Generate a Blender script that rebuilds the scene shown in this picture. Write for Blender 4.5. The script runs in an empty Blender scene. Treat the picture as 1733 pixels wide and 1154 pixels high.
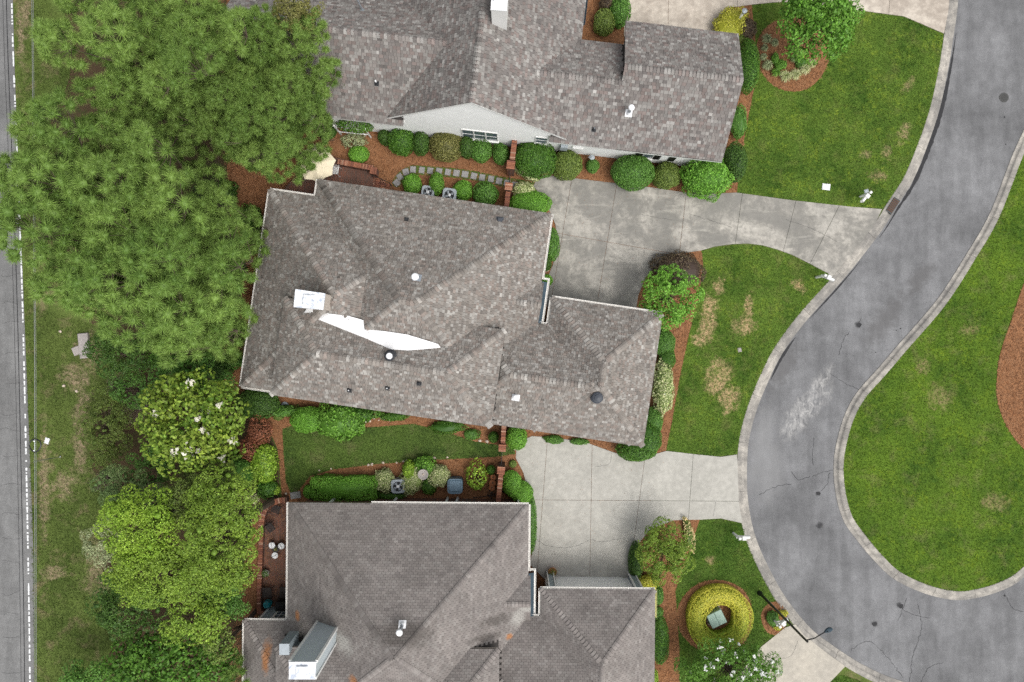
import bpy, math, random
import numpy as np
from mathutils import Vector

random.seed(7)
RNG = np.random.default_rng(11)
SC = bpy.context.scene

# ------------------------------------------------------------------ camera, sky, sun, exposure
CAM_H, FOC = 41.0, 1155.0          # metres above ground; focal length in pixels of a 1733 px wide frame
CX, CY = 866.5, 577.0
cam_d = bpy.data.cameras.new("camera")
cam_d.sensor_width = 36.0
cam_d.lens = 36.0 * FOC / 1733.0
cam_d.clip_end = 800.0
cam = bpy.data.objects.new("camera", cam_d)
cam.location = (0, 0, CAM_H)
cam.rotation_euler = (0, 0, 0)
SC.collection.objects.link(cam)
SC.camera = cam

SUN_EL, SUN_AZ = math.radians(60), math.radians(132)      # azimuth clockwise from north (+Y)
W = bpy.data.worlds.new("World")
SC.world = W
W.use_nodes = True
wn, wl = W.node_tree.nodes, W.node_tree.links
wn.clear()
sky = wn.new("ShaderNodeTexSky")
sky.sky_type = 'NISHITA'
sky.sun_disc = False
sky.sun_elevation = SUN_EL
sky.sun_rotation = SUN_AZ
sky.air_density, sky.dust_density, sky.ozone_density = 1.0, 4.0, 1.0
hs = wn.new("ShaderNodeHueSaturation")
hs.inputs["Saturation"].default_value = 0.22           # high thin cloud: a nearly white sky
bg = wn.new("ShaderNodeBackground")
bg.inputs["Strength"].default_value = 0.14
out = wn.new("ShaderNodeOutputWorld")
wl.new(sky.outputs[0], hs.inputs["Color"])
wl.new(hs.outputs[0], bg.inputs[0])
wl.new(bg.outputs[0], out.inputs[0])

sun_d = bpy.data.lights.new("sun", 'SUN')
sun_d.energy = 1.15
sun_d.angle = math.radians(38)
sun_d.color = (1.0, 0.96, 0.90)
sun = bpy.data.objects.new("sun", sun_d)
sdir = Vector((math.sin(SUN_AZ) * math.cos(SUN_EL), math.cos(SUN_AZ) * math.cos(SUN_EL), math.sin(SUN_EL)))
sun.rotation_euler = sdir.to_track_quat('Z', 'Y').to_euler()
sun.location = (30, -20, 60)
SC.collection.objects.link(sun)

SC.view_settings.view_transform = 'Standard'
SC.view_settings.look = 'None'
SC.view_settings.exposure = 0.45
SC.view_settings.gamma = 1.0
SC.view_settings.use_curve_mapping = False
SC.render.engine = 'CYCLES'
SC.cycles.max_bounces = 5
SC.cycles.diffuse_bounces = 3
SC.cycles.glossy_bounces = 2
SC.cycles.transmission_bounces = 3
SC.cycles.use_denoising = False
SC.cycles.use_adaptive_sampling = False
SC.cycles.sample_clamp_indirect = 6.0
SC.cycles.caustics_reflective = False
SC.cycles.caustics_refractive = False

# ------------------------------------------------------------------ small helpers
def P(px, py, z=0.0):
    """a point of the photograph, at height z, as a place in the world"""
    k = (CAM_H - z) / FOC
    return np.array([(px - CX) * k, -(py - CY) * k, z])

def lin(r, g, b):
    f = lambda c: (c / 255) / 12.92 if c <= 10 else ((c / 255 + .055) / 1.055) ** 2.4
    return (f(r), f(g), f(b))

def link(o, parent=None):
    SC.collection.objects.link(o)
    if parent is not None:
        o.parent = parent
    return o

def tag(o, label=None, cat=None, group=None, kind=None):
    if label: o["label"] = label
    if cat: o["category"] = cat
    if group: o["group"] = group
    if kind: o["kind"] = kind
    return o

def empty(name, loc, label=None, cat=None, group=None, kind=None, rz=0.0):
    o = bpy.data.objects.new(name, None)
    o.empty_display_size = 0.3
    o.location = [float(c) for c in loc]
    o.rotation_euler = (0, 0, rz)
    link(o)
    return tag(o, label, cat, group, kind)

def mesh(name, verts, faces, mats, parent=None, tint=None, smooth=False, midx=None, world=True):
    """one mesh object; with world=True the vertices are world coordinates even under a parent"""
    verts = np.asarray(verts, dtype=np.float64).reshape(-1, 3)
    if world and parent is not None:
        M = np.array(world_matrix(parent).inverted())
        verts = verts @ M[:3, :3].T + M[:3, 3]
    me = bpy.data.meshes.new(name)
    if isinstance(faces, np.ndarray) and faces.ndim == 2:
        nf, k = faces.shape
        me.vertices.add(len(verts))
        me.vertices.foreach_set("co", verts.astype(np.float32).ravel())
        me.loops.add(nf * k)
        me.loops.foreach_set("vertex_index", faces.astype(np.int32).ravel())
        me.polygons.add(nf)
        me.polygons.foreach_set("loop_start", np.arange(0, nf * k, k, dtype=np.int32))
        me.update(calc_edges=True)
    else:
        me.from_pydata([tuple(v) for v in verts], [], [tuple(int(i) for i in f) for f in faces])
        me.update()
    for m in (mats if isinstance(mats, (list, tuple)) else [mats]):
        me.materials.append(m)
    if midx is not None:
        me.polygons.foreach_set("material_index", np.asarray(midx, dtype=np.int32))
    if tint is not None:
        a = me.attributes.new("tint", 'FLOAT_COLOR', 'FACE')
        t = np.ones((len(me.polygons), 4), dtype=np.float32)
        t[:, :3] = tint
        a.data.foreach_set("color", t.ravel())
    if smooth:
        me.polygons.foreach_set("use_smooth", np.ones(len(me.polygons), dtype=bool))
    return link(bpy.data.objects.new(name, me), parent)

def world_matrix(o):
    from mathutils import Matrix
    m = Matrix.LocRotScale(o.location, o.rotation_euler, o.scale)
    return world_matrix(o.parent) @ m if o.parent else m

class MB:
    """collects simple solids; build() links them as one mesh"""
    def __init__(self):
        self.v, self.f = [], []
    def add(self, v, f):
        b = len(self.v)
        self.v += [tuple(float(c) for c in p) for p in v]
        self.f += [tuple(i + b for i in q) for q in f]
        return self
    def box(self, c, s, rz=0.0, bevel=0.0):
        x, y, z = (d / 2 for d in s)
        co, si = math.cos(rz), math.sin(rz)
        if bevel <= 0:
            q = [(-x, -y, -z), (x, -y, -z), (x, y, -z), (-x, y, -z), (-x, -y, z), (x, -y, z), (x, y, z), (-x, y, z)]
            f = [(3, 2, 1, 0), (4, 5, 6, 7), (0, 1, 5, 4), (1, 2, 6, 5), (2, 3, 7, 6), (3, 0, 4, 7)]
        else:
            b = bevel
            q = [(-x, -y, -z), (x, -y, -z), (x, y, -z), (-x, y, -z), (-x, -y, z - b), (x, -y, z - b), (x, y, z - b), (-x, y, z - b),
                 (-x + b, -y + b, z), (x - b, -y + b, z), (x - b, y - b, z), (-x + b, y - b, z)]
            f = [(3, 2, 1, 0), (0, 1, 5, 4), (1, 2, 6, 5), (2, 3, 7, 6), (3, 0, 4, 7), (4, 5, 9, 8), (5, 6, 10, 9), (6, 7, 11, 10), (7, 4, 8, 11), (8, 9, 10, 11)]
        return self.add([(c[0] + a * co - d * si, c[1] + a * si + d * co, c[2] + e) for a, d, e in q], f)
    def prism(self, poly, z0, z1):
        n = len(poly)
        v = [(p[0], p[1], z0) for p in poly] + [(p[0], p[1], z1) for p in poly]
        ar = sum(poly[i][0] * poly[(i + 1) % n][1] - poly[(i + 1) % n][0] * poly[i][1] for i in range(n))
        idx = list(range(n))
        if ar < 0:
            idx.reverse()
        f = [tuple(n + i for i in idx), tuple(reversed(idx))]
        for a in range(n):
            i, j = idx[a], idx[(a + 1) % n]
            f.append((i, j, n + j, n + i))
        return self.add(v, f)
    def tube(self, pts, r, k=8, cap=True):
        pts = [np.asarray(p, float) for p in pts]
        rs = r if isinstance(r, (list, tuple)) else [r] * len(pts)
        v, f = [], []
        up = None
        for i, p in enumerate(pts):
            t = pts[min(i + 1, len(pts) - 1)] - pts[max(i - 1, 0)]
            t = t / (np.linalg.norm(t) + 1e-9)
            if up is None:
                a = np.array([0, 0, 1.0]) if abs(t[2]) < .9 else np.array([1.0, 0, 0])
                up = a - t * a.dot(t)
            else:
                up = up - t * up.dot(t)
            up = up / (np.linalg.norm(up) + 1e-9)
            s = np.cross(t, up)
            for j in range(k):
                a = 2 * math.pi * j / k
                v.append(p + rs[i] * (math.cos(a) * up + math.sin(a) * s))
        n = len(pts)
        for i in range(n - 1):
            for j in range(k):
                a, b = i * k + j, i * k + (j + 1) % k
                f.append((a, a + k, b + k, b))
        if cap:
            f.append(tuple(range(k)))
            f.append(tuple(reversed(range((n - 1) * k, n * k))))
        return self.add(v, f)
    def lathe(self, prof, c, k=20, axis=(0, 0, 1)):
        v, f = [], []
        for r, z in prof:
            for j in range(k):
                a = 2 * math.pi * j / k
                v.append((c[0] + r * math.cos(a), c[1] + r * math.sin(a), c[2] + z))
        n = len(prof)
        for i in range(n - 1):
            for j in range(k):
                a, b = i * k + j, i * k + (j + 1) % k
                f.append((a, b, b + k, a + k))
        f.append(tuple(reversed(range(k))))
        f.append(tuple(range((n - 1) * k, n * k)))
        return self.add(v, f)
    def build(self, name, mat, parent=None, smooth=False, **kw):
        return mesh(name, self.v, self.f, mat, parent, smooth=smooth, **kw)

def spline(pts, sub=6, closed=False):
    pts = [np.asarray(p, float) for p in pts]
    n = len(pts)
    o = []
    for i in range(n if closed else n - 1):
        p0 = pts[(i - 1) % n] if closed or i > 0 else pts[0]
        p1, p2 = pts[i], pts[(i + 1) % n]
        p3 = pts[(i + 2) % n] if closed or i + 2 < n else pts[-1]
        for s in range(sub):
            t = s / sub
            o.append(.5 * ((2 * p1) + (-p0 + p2) * t + (2 * p0 - 5 * p1 + 4 * p2 - p3) * t * t + (-p0 + 3 * p1 - 3 * p2 + p3) * t ** 3))
    if not closed:
        o.append(pts[-1])
    return o

def W2(pxs, z=0.0):
    return [P(x, y, z)[:2] for x, y in pxs]

def clip(poly, a, b, off=0.0):
    """keep the part of a 2-D polygon left of the line a->b (shifted left by off)"""
    a, b = np.asarray(a, float), np.asarray(b, float)
    d = (b - a) / np.linalg.norm(b - a)
    nrm = np.array([-d[1], d[0]])
    s = [float(np.dot(np.asarray(p[:2]) - a, nrm) - off) for p in poly]
    o = []
    for i in range(len(poly)):
        j = (i + 1) % len(poly)
        if s[i] >= 0:
            o.append(np.asarray(poly[i], float))
        if (s[i] >= 0) != (s[j] >= 0):
            t = s[i] / (s[i] - s[j])
            o.append(np.asarray(poly[i], float) * (1 - t) + np.asarray(poly[j], float) * t)
    return o

# ------------------------------------------------------------------ materials
class NT:
    def __init__(self, name):
        self.m = bpy.data.materials.new(name)
        self.m.use_nodes = True
        self.n, self.l = self.m.node_tree.nodes, self.m.node_tree.links
        self.n.clear()
        self.out = self.n.new("ShaderNodeOutputMaterial")
        self.b = self.n.new("ShaderNodeBsdfPrincipled")
        self.l.new(self.b.outputs[0], self.out.inputs[0])
        self._pos = None
    def pos(self):
        if self._pos is None:
            self._pos = self.n.new("ShaderNodeNewGeometry").outputs["Position"]
        return self._pos
    def obj(self):
        return self.n.new("ShaderNodeTexCoord").outputs["Object"]
    def put(self, sock, val):
        if hasattr(val, "links"):
            self.l.new(val, sock)
        elif val is not None:
            if isinstance(val, tuple) and len(val) == 3 and sock.type == 'RGBA':
                val = (*val, 1)
            sock.default_value = val
    def noise(self, scale, detail=4, rough=.6, vec=None, dist=0.0, stretch=None):
        t = self.n.new("ShaderNodeTexNoise")
        v = vec if vec is not None else self.pos()
        if stretch:
            mp = self.n.new("ShaderNodeMapping")
            mp.inputs["Scale"].default_value = stretch[:3]
            if len(stretch) > 3:
                mp.inputs["Rotation"].default_value = (0, 0, stretch[3])
            self.l.new(v, mp.inputs[0])
            v = mp.outputs[0]
        self.l.new(v, t.inputs["Vector"])
        t.inputs["Scale"].default_value = scale
        t.inputs["Detail"].default_value = detail
        t.inputs["Roughness"].default_value = rough
        t.inputs["Distortion"].default_value = dist
        return t.outputs["Fac"]
    def voro(self, scale, feature='F1', out="Distance", vec=None):
        t = self.n.new("ShaderNodeTexVoronoi")
        t.feature = feature
        self.l.new(vec if vec is not None else self.pos(), t.inputs["Vector"])
        t.inputs["Scale"].default_value = scale
        return t.outputs[out]
    def rng(self, v, a, b, c=0.0, d=1.0):
        m = self.n.new("ShaderNodeMapRange")
        self.put(m.inputs[0], v)
        for i, x in zip((1, 2, 3, 4), (a, b, c, d)):
            m.inputs[i].default_value = x
        return m.outputs[0]
    def math(self, op, a, b=0.0):
        m = self.n.new("ShaderNodeMath")
        m.operation = op
        self.put(m.inputs[0], a)
        self.put(m.inputs[1], b)
        return m.outputs[0]
    def mix(self, f, a, b, mode='MIX'):
        m = self.n.new("ShaderNodeMix")
        m.data_type = 'RGBA'
        m.blend_type = mode
        self.put(m.inputs[0], f)
        self.put(m.inputs[6], a)
        self.put(m.inputs[7], b)
        return m.outputs[2]
    def scale(self, c, f):
        v = self.n.new("ShaderNodeVectorMath")
        v.operation = 'SCALE'
        self.put(v.inputs[0], c)
        self.put(v.inputs["Scale"], f)
        return v.outputs[0]
    def attr(self, name="tint"):
        a = self.n.new("ShaderNodeAttribute")
        a.attribute_name = name
        return a.outputs["Color"]
    def bump(self, h, strength=.4, dist=.02):
        b = self.n.new("ShaderNodeBump")
        b.inputs["Strength"].default_value = strength
        b.inputs["Distance"].default_value = dist
        self.l.new(h, b.inputs["Height"])
        self.l.new(b.outputs[0], self.b.inputs["Normal"])
    def blobs(self, lst, wob=.9, nscale=1.6):
        """soft patches at places in the world: (x, y, rx, ry, angle)"""
        nz = self.math('MULTIPLY', self.math('SUBTRACT', self.noise(nscale, 6, .8), .5), wob * 3.2)
        tot = None
        for x, y, rx, ry, an in lst:
            s = self.n.new("ShaderNodeMapping")
            s.vector_type = 'TEXTURE'
            s.inputs["Location"].default_value = (x, y, 0)
            s.inputs["Rotation"].default_value = (0, 0, an)
            s.inputs["Scale"].default_value = (rx, ry, 1000)
            self.l.new(self.pos(), s.inputs[0])
            ln = self.n.new("ShaderNodeVectorMath")
            ln.operation = 'LENGTH'
            self.l.new(s.outputs[0], ln.inputs[0])
            r = self.rng(self.math('ADD', ln.outputs["Value"], nz), 1.15, .45)
            tot = r if tot is None else self.math('MAXIMUM', tot, r)
        return tot
    def done(self, col, rough=.85, spec=.25, metal=0.0):
        self.put(self.b.inputs["Base Color"], col)
        self.put(self.b.inputs["Roughness"], rough)
        self.b.inputs["Specular IOR Level"].default_value = spec
        self.b.inputs["Metallic"].default_value = metal
        return self.m

def plain(name, col, rough=.7, spec=.3, metal=0.0, var=.18, scale=6.0, bump=0.0):
    t = NT(name)
    n = t.noise(scale, 5, .65)
    c = t.mix(t.rng(n, .3, .7), tuple(x * (1 - var) for x in col), tuple(min(1, x * (1 + var)) for x in col))
    if bump:
        t.bump(t.noise(scale * 8, 3), bump, .01)
    return t.done(c, rough, spec, metal)

def foliage_mat(name, transl=.28, rough=.55, spec=.3):
    t = NT(name)
    a = t.attr()
    t.put(t.b.inputs["Base Color"], a)
    t.b.inputs["Roughness"].default_value = rough
    t.b.inputs["Specular IOR Level"].default_value = spec
    tr = t.n.new("ShaderNodeBsdfTranslucent")
    t.put(tr.inputs["Color"], a)
    mx = t.n.new("ShaderNodeMixShader")
    mx.inputs[0].default_value = transl
    t.l.new(t.b.outputs[0], mx.inputs[1])
    t.l.new(tr.outputs[0], mx.inputs[2])
    t.l.new(mx.outputs[0], t.out.inputs[0])
    return t.m

def shingle_mat(name, streak=0.0, weather=None):
    t = NT(name)
    c = t.attr()
    g = t.noise(90, 3, .7)
    c = t.scale(c, t.rng(g, .25, .75, .78, 1.22))
    big = t.noise(.55, 5, .6)
    c = t.scale(c, t.rng(big, .3, .7, .90, 1.10))
    if streak:
        s = t.noise(.9, 6, .65, dist=.6)
        c = t.mix(t.rng(s, .42, .72, 0, streak), c, (.075, .068, .064))
        s2 = t.noise(.45, 5, .6)
        c = t.mix(t.rng(s2, .55, .8, 0, .4), c, (.27, .25, .235))
    if weather:
        for lst, col, amt, wob in weather:
            c = t.mix(t.math('MULTIPLY', t.blobs(lst, wob, 2.2), amt), c, col)
    t.bump(g, .25, .004)
    return t.done(c, .93, .15)

def grass_mat(name, dark, mid, bright, dry, dry_blobs=(), dry_amt=.35, bare=None, yellow=.5):
    t = NT(name)
    n1, n2, n3 = t.noise(.35, 4, .6), t.noise(2.2, 5, .65), t.noise(16, 4, .7)
    c = t.mix(t.rng(n1, .38, .60), dark, mid)
    c = t.mix(t.rng(n2, .40, .62, 0, .7), c, mid)
    pat = t.noise(.8, 6, .75, dist=.3)
    spk = t.math('MULTIPLY', t.rng(pat, .48, .62), t.rng(t.noise(5, 6, .8), .46, .62))
    c = t.mix(t.math('MULTIPLY', spk, yellow), c, bright)
    n4 = t.noise(.9, 6, .7, dist=.4)
    c = t.mix(t.rng(n4, .52, .72, 0, dry_amt), c, dry)
    c = t.scale(c, t.rng(n3, .28, .72, .50, 1.5))
    n5 = t.noise(60, 2, .6)
    c = t.scale(c, t.rng(n5, .3, .7, .75, 1.25))
    if dry_blobs:
        m = t.blobs(list(dry_blobs), 1.35, 1.3)
        fine = t.rng(t.noise(5, 7, .8), .42, .58)
        m = t.math('MULTIPLY', m, t.rng(fine, 0, 1, .10, .95))
        c = t.mix(m, c, t.scale(bare or (.42, .30, .17), t.rng(n3, .25, .75, .75, 1.25)))
    t.bump(n3, .5, .03)
    return t.done(c, .9, .12)

MAT = {}
MAT['leaf'] = foliage_mat("leaf", .20, .5, .32)
MAT['glossy_leaf'] = foliage_mat("glossy_leaf", .18, .5, .25)
MAT['needle'] = foliage_mat("needle", .04, .55, .25)
MAT['petal'] = foliage_mat("petal", .3, .6, .2)
MAT['bark'] = plain("bark", (.11, .085, .065), .95, .1, var=.4, scale=14, bump=.5)
MAT['twig'] = plain("twig", (.20, .17, .14), .95, .1, var=.3, scale=20)
MAT['white_paint'] = plain("white_paint", (.78, .78, .76), .45, .4, var=.05, scale=3)
MAT['white_metal'] = plain("white_metal", (.80, .81, .82), .35, .5, var=.06, scale=5)
MAT['gutter'] = plain("gutter", (.78, .76, .72), .4, .4, var=.07, scale=7)
MAT['siding_white'] = plain("siding_white", (.82, .83, .81), .6, .3, var=.05, scale=2)
MAT['siding_grey'] = plain("siding_grey", (.27, .32, .34), .6, .3, var=.07, scale=2)
MAT['trim_tan'] = plain("trim_tan", (.52, .46, .40), .6, .3, var=.06, scale=3)
MAT['black_metal'] = plain("black_metal", (.012, .012, .013), .4, .5, var=.2, scale=9)
MAT['dark_iron'] = plain("dark_iron", (.03, .024, .022), .5, .4, var=.3, scale=12)
MAT['slate_metal'] = plain("slate_metal", (.05, .075, .095), .75, .15, var=.25, scale=2.5)
MAT['lead_metal'] = plain("lead_metal", (.42, .46, .50), .35, .5, metal=.5, var=.25, scale=16)
MAT['rubber'] = plain("rubber", (.03, .032, .036), .6, .4, var=.3, scale=8)
MAT['vent_plastic'] = plain("vent_plastic", (.055, .062, .075), .5, .4, var=.2, scale=8)
MAT['glass'] = plain("glass", (.10, .13, .16), .12, .6, var=.3, scale=2)
MAT['acrylic_grey'] = plain("acrylic_grey", (.36, .40, .43), .5, .4, var=.1, scale=7)
MAT['slate_blue'] = plain("slate_blue", (.13, .20, .26), .5, .4, var=.1, scale=5)
MAT['box_green'] = plain("box_green", (.28, .40, .33), .5, .4, var=.08, scale=6)
MAT['cream_canvas'] = plain("cream_canvas", (.72, .64, .47), .85, .15, var=.06, scale=5)
MAT['teal_glaze'] = plain("teal_glaze", (.015, .24, .28), .2, .6, var=.25, scale=12)
MAT['terracotta'] = plain("terracotta", (.45, .18, .085), .8, .2, var=.2, scale=14)
MAT['stone_grey'] = plain("stone_grey", (.36, .33, .31), .85, .2, var=.2, scale=16, bump=.3)
MAT['pale_rock'] = plain("pale_rock", (.55, .46, .38), .85, .2, var=.25, scale=16, bump=.3)
MAT['cast_iron'] = plain("cast_iron", (.07, .07, .068), .7, .3, var=.3, scale=25, bump=.4)
MAT['cable'] = plain("cable", (.30, .31, .32), .6, .3, var=.1)
MAT['garage_white'] = plain("garage_white", (.86, .86, .84), .5, .35, var=.04, scale=3)
MAT['tar'] = plain("tar", (.035, .035, .037), .75, .2, var=.3, scale=10)
MAT['road_paint'] = plain("road_paint", (.72, .73, .73), .7, .25, var=.15, scale=25)
MAT['slate_stone'] = plain("slate_stone", (.30, .29, .285), .9, .2, var=.2, scale=10, bump=.4)

def brick_mat():
    t = NT("brick")
    g = t.n.new("ShaderNodeTexBrick")
    mp = t.n.new("ShaderNodeMapping")
    mp.inputs["Rotation"].default_value = (0, 0, math.radians(90))
    t.l.new(t.pos(), mp.inputs[0])
    t.l.new(mp.outputs[0], g.inputs["Vector"])
    g.inputs["Scale"].default_value = 1.0
    g.inputs["Brick Width"].default_value = .22
    g.inputs["Row Height"].default_value = .11
    g.inputs["Mortar Size"].default_value = .008
    g.inputs["Color1"].default_value = (.24, .10, .065, 1)
    g.inputs["Color2"].default_value = (.15, .085, .065, 1)
    g.inputs["Mortar"].default_value = (.16, .13, .11, 1)
    n = t.noise(1.4, 5, .7)
    c = t.mix(t.rng(n, .4, .7, 0, .7), g.outputs["Color"], (.09, .06, .05))
    c = t.scale(c, t.rng(t.noise(30, 3), .3, .7, .8, 1.2))
    t.bump(g.outputs["Fac"], -.4, .01)
    return t.done(c, .9, .15)
MAT['brick'] = brick_mat()
MAT['brick_solid'] = (lambda t: t.done(t.scale(t.attr(), t.rng(t.noise(35, 3), .3, .7, .75, 1.25)), .9, .15))(NT("brick_solid"))

def straw_mat():
    t = NT("pine_straw")
    a = t.noise(26, 4, .7, stretch=(1, .35, 1, .5))
    b = t.noise(26, 4, .7, stretch=(.35, 1, 1, .2))
    n = t.math('MULTIPLY', t.math('ADD', a, b), .5)
    big = t.noise(.6, 4, .6)
    c = t.mix(t.rng(n, .38, .62), (.135, .056, .024), (.36, .175, .085))
    c = t.mix(t.rng(big, .4, .65, 0, .6), c, t.mix(t.rng(n, .4, .6), (.16, .068, .030), (.40, .205, .105)))
    t.bump(n, .7, .03)
    return t.done(c, .95, .1)
MAT['straw'] = straw_mat()
MAT['straw_strand'] = (lambda t: t.done(t.attr(), .9, .15))(NT("straw_strand"))

def concrete_mat(name, base, dirty, amt, extra=None, pale=()):
    t = NT(name)
    n1, n2, n3 = t.noise(.5, 6, .65, dist=.5), t.noise(3.0, 6, .7), t.noise(45, 3, .7)
    c = t.mix(t.rng(n1, .38, .60, 0, amt), base, dirty)
    c = t.mix(t.rng(n2, .42, .72, 0, amt * .8), c, tuple(x * .72 for x in dirty))
    c = t.mix(t.rng(n2, .45, .25, 0, .5), c, tuple(min(1, x * 1.18) for x in base))
    if extra == 'swirl':
        w0 = t.noise(.45, 10, .70, dist=.5)
        c = t.mix(t.rng(w0, .42, .54, .75, 0), c, (.21, .203, .186))
        c = t.mix(t.rng(w0, .52, .66, 0, .7), c, (.50, .475, .425))
        w = t.noise(1.0, 6, .75, stretch=(.35, 2.2, 1, math.radians(-58)), dist=.7)
        c = t.mix(t.rng(w, .55, .72, 0, .45), c, (.60, .57, .50))
        w2 = t.noise(2.2, 6, .8, dist=1.0)
        c = t.mix(t.rng(w2, .50, .64, 0, .65), c, (.20, .192, .175))
    for lst, col, am in pale:
        c = t.mix(t.math('MULTIPLY', t.blobs(lst, .7, 1.2), am), c, col)
    c = t.scale(c, t.rng(n3, .3, .7, .87, 1.13))
    t.bump(n3, .25, .006)
    return t.done(c, .9, .2)

def asphalt_mat(name, base, mott, blobs=()):
    t = NT(name)
    n1, n2, n3, n4 = t.noise(.25, 5, .6), t.noise(1.5, 5, .65), t.noise(28, 4, .75), t.noise(90, 2, .6)
    c = t.mix(t.rng(n1, .35, .65), tuple(x * (1 - mott) for x in base), tuple(x * (1 + mott) for x in base))
    lane = t.noise(.9, 5, .6, stretch=(1.5, .25, 1, math.radians(32)))
    c = t.scale(c, t.rng(lane, .35, .65, .86, 1.14))
    c = t.scale(c, t.rng(n2, .3, .7, .85, 1.14))
    c = t.scale(c, t.rng(n3, .28, .72, .55, 1.45))
    c = t.scale(c, t.rng(n4, .3, .7, .66, 1.34))
    for lst, col, am, fine in blobs:
        m = t.math('MULTIPLY', t.blobs(lst, .8, 1.5), am)
        if fine:
            m = t.math('MULTIPLY', m, t.rng(t.noise(5, 8, .8, stretch=(1, .45, 1, math.radians(-35)), dist=.6), .42, .68))
        c = t.mix(m, c, col)
    t.bump(n3, .35, .008)
    return t.done(c, .88, .25)

# ------------------------------------------------------------------ the ground
def inside(pts, poly):
    x, y = pts[:, 0], pts[:, 1]
    poly = np.asarray([p[:2] for p in poly], float)
    r = np.zeros(len(pts), bool)
    j = len(poly) - 1
    for i in range(len(poly)):
        xi, yi, xj, yj = *poly[i], *poly[j]
        c = ((yi > y) != (yj > y)) & (x < (xj - xi) * (y - yi) / (yj - yi + 1e-12) + xi)
        r ^= c
        j = i
    return r

def scatter(poly, dens, holes=()):
    a = np.asarray([p[:2] for p in poly], float)
    lo, hi = a.min(0), a.max(0)
    n = int((hi[0] - lo[0]) * (hi[1] - lo[1]) * dens)
    p = lo + RNG.random((n, 2)) * (hi - lo)
    k = inside(p, a)
    for h in holes:
        k &= ~inside(p, h)
    return p[k]

def sheet(name, poly, z, mat, parent=None, kind='structure', label=None, thick=0.0):
    m = MB()
    if thick:
        m.prism(poly, z - thick, z)
    else:
        n = len(poly)
        ar = sum(poly[i][0] * poly[(i + 1) % n][1] - poly[(i + 1) % n][0] * poly[i][1] for i in range(n))
        q = list(poly) if ar > 0 else list(reversed(poly))
        m.add([(p[0], p[1], z) for p in q], [tuple(range(n))])
    o = m.build(name, mat, parent)
    if parent is None:
        tag(o, label, None, None, kind)
    return o

def circ(px, py, rx, ry, z=0.0, k=36, wob=.03):
    return [P(px + rx * math.cos(a) * (1 + wob * math.sin(3 * a + px)), py + ry * math.sin(a) * (1 + wob * math.cos(2 * a + py)), z)[:2]
            for a in [2 * math.pi * i / k for i in range(k)]]

def B(px, py, rx, ry, an=0.0):
    p = P(px, py)
    k = CAM_H / FOC
    return (p[0], p[1], rx * k, ry * k, -an)

ROAD_Z = -0.10
G_D, G_M, G_B, G_T = (.042, .090, .012), (.095, .160, .024), (.25, .33, .035), (.20, .18, .07)
MAT['verge'] = grass_mat("verge", (.06, .09, .02), (.105, .145, .035), (.13, .19, .03), (.23, .18, .105), dry_amt=.8, yellow=.25,
    dry_blobs=[B(35, 60, 8, 60), B(45, 20, 10, 40), B(150, 590, 20, 30), B(130, 640, 30, 22), B(140, 700, 14, 60), B(110, 820, 22, 22), B(90, 970, 20, 12),
               B(170, 960, 30, 45), B(75, 820, 10, 80), B(135, 760, 14, 40)], bare=(.34, .26, .17))
MAT['lawn_north'] = grass_mat("lawn_north", G_D, G_M, G_B, G_T, dry_amt=.30, yellow=.75,
    dry_blobs=[B(1535, 145, 8, 18, .5), B(1500, 260, 9, 14), B(1487, 296, 16, 9), B(1530, 225, 10, 20, .4), B(1465, 262, 10, 8)], bare=(.33, .26, .14))
MAT['lawn_middle'] = grass_mat("lawn_middle", G_D, G_M, G_B, G_T, dry_amt=.42, yellow=.5,
    dry_blobs=[B(1200, 520, 13, 30, .25), B(1196, 555, 14, 32, .3), B(1187, 575, 16, 12), B(1258, 553, 20, 17, .4), B(1353, 485, 14, 9, .6), B(1218, 640, 22, 34, .1),
               B(1232, 672, 18, 26), B(1206, 655, 12, 20), B(1268, 515, 8, 20), B(1215, 485, 14, 12)], bare=(.50, .35, .20))
MAT['lawn_south'] = grass_mat("lawn_south", G_D, (.075, .135, .022), G_B, G_T, dry_amt=.22, yellow=.3, dry_blobs=[B(1202, 948, 8, 8)])
MAT['lawn_back'] = grass_mat("lawn_back", (.045, .08, .018), (.085, .135, .028), (.12, .19, .03), (.17, .15, .075), dry_amt=.5, yellow=.25)
MAT['lawn_island'] = grass_mat("lawn_island", (.045, .095, .012), (.095, .165, .018), (.20, .28, .02), (.19, .175, .075), dry_amt=.5, yellow=.65,
    dry_blobs=[B(1680, 850, 26, 14), B(1590, 670, 20, 22), B(1560, 620, 14, 14), B(1640, 560, 16, 12)], bare=(.26, .22, .10))
MAT['drive_grey'] = concrete_mat("drive_grey", (.43, .405, .36), (.25, .24, .215), .95, 'swirl')
MAT['drive_pale'] = concrete_mat("drive_pale", (.47, .455, .41), (.36, .35, .315), .6)
MAT['drive_stained'] = concrete_mat("drive_stained", (.60, .54, .46), (.36, .31, .26), .8)
MAT['kerb'] = concrete_mat("kerb_concrete", (.45, .42, .37), (.22, .21, .195), .9)
MAT['asphalt'] = asphalt_mat("asphalt", (.168, .169, .173), .20, [
    ([B(1365, 690, 60, 22, -.75), B(1390, 650, 14, 40, .5), B(1345, 720, 20, 30, .5)], (.52, .51, .49), .85, True),
    ([B(1300, 800, 30, 60), B(1290, 760, 20, 80, .2)], (.26, .26, .26), .5, False),
    ([B(1453, 549, 5, 5), B(1523, 1025, 5, 5), B(1481, 1057, 6, 5), B(1385, 836, 5, 5), B(1389, 889, 6, 6)], (.04, .04, .042), .9, False),
    ([B(1560, 470, 40, 16, -.9), B(1500, 540, 60, 20, -.9), B(1330, 620, 16, 50, .6)], (.115, .112, .112), .6, False)])
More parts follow.
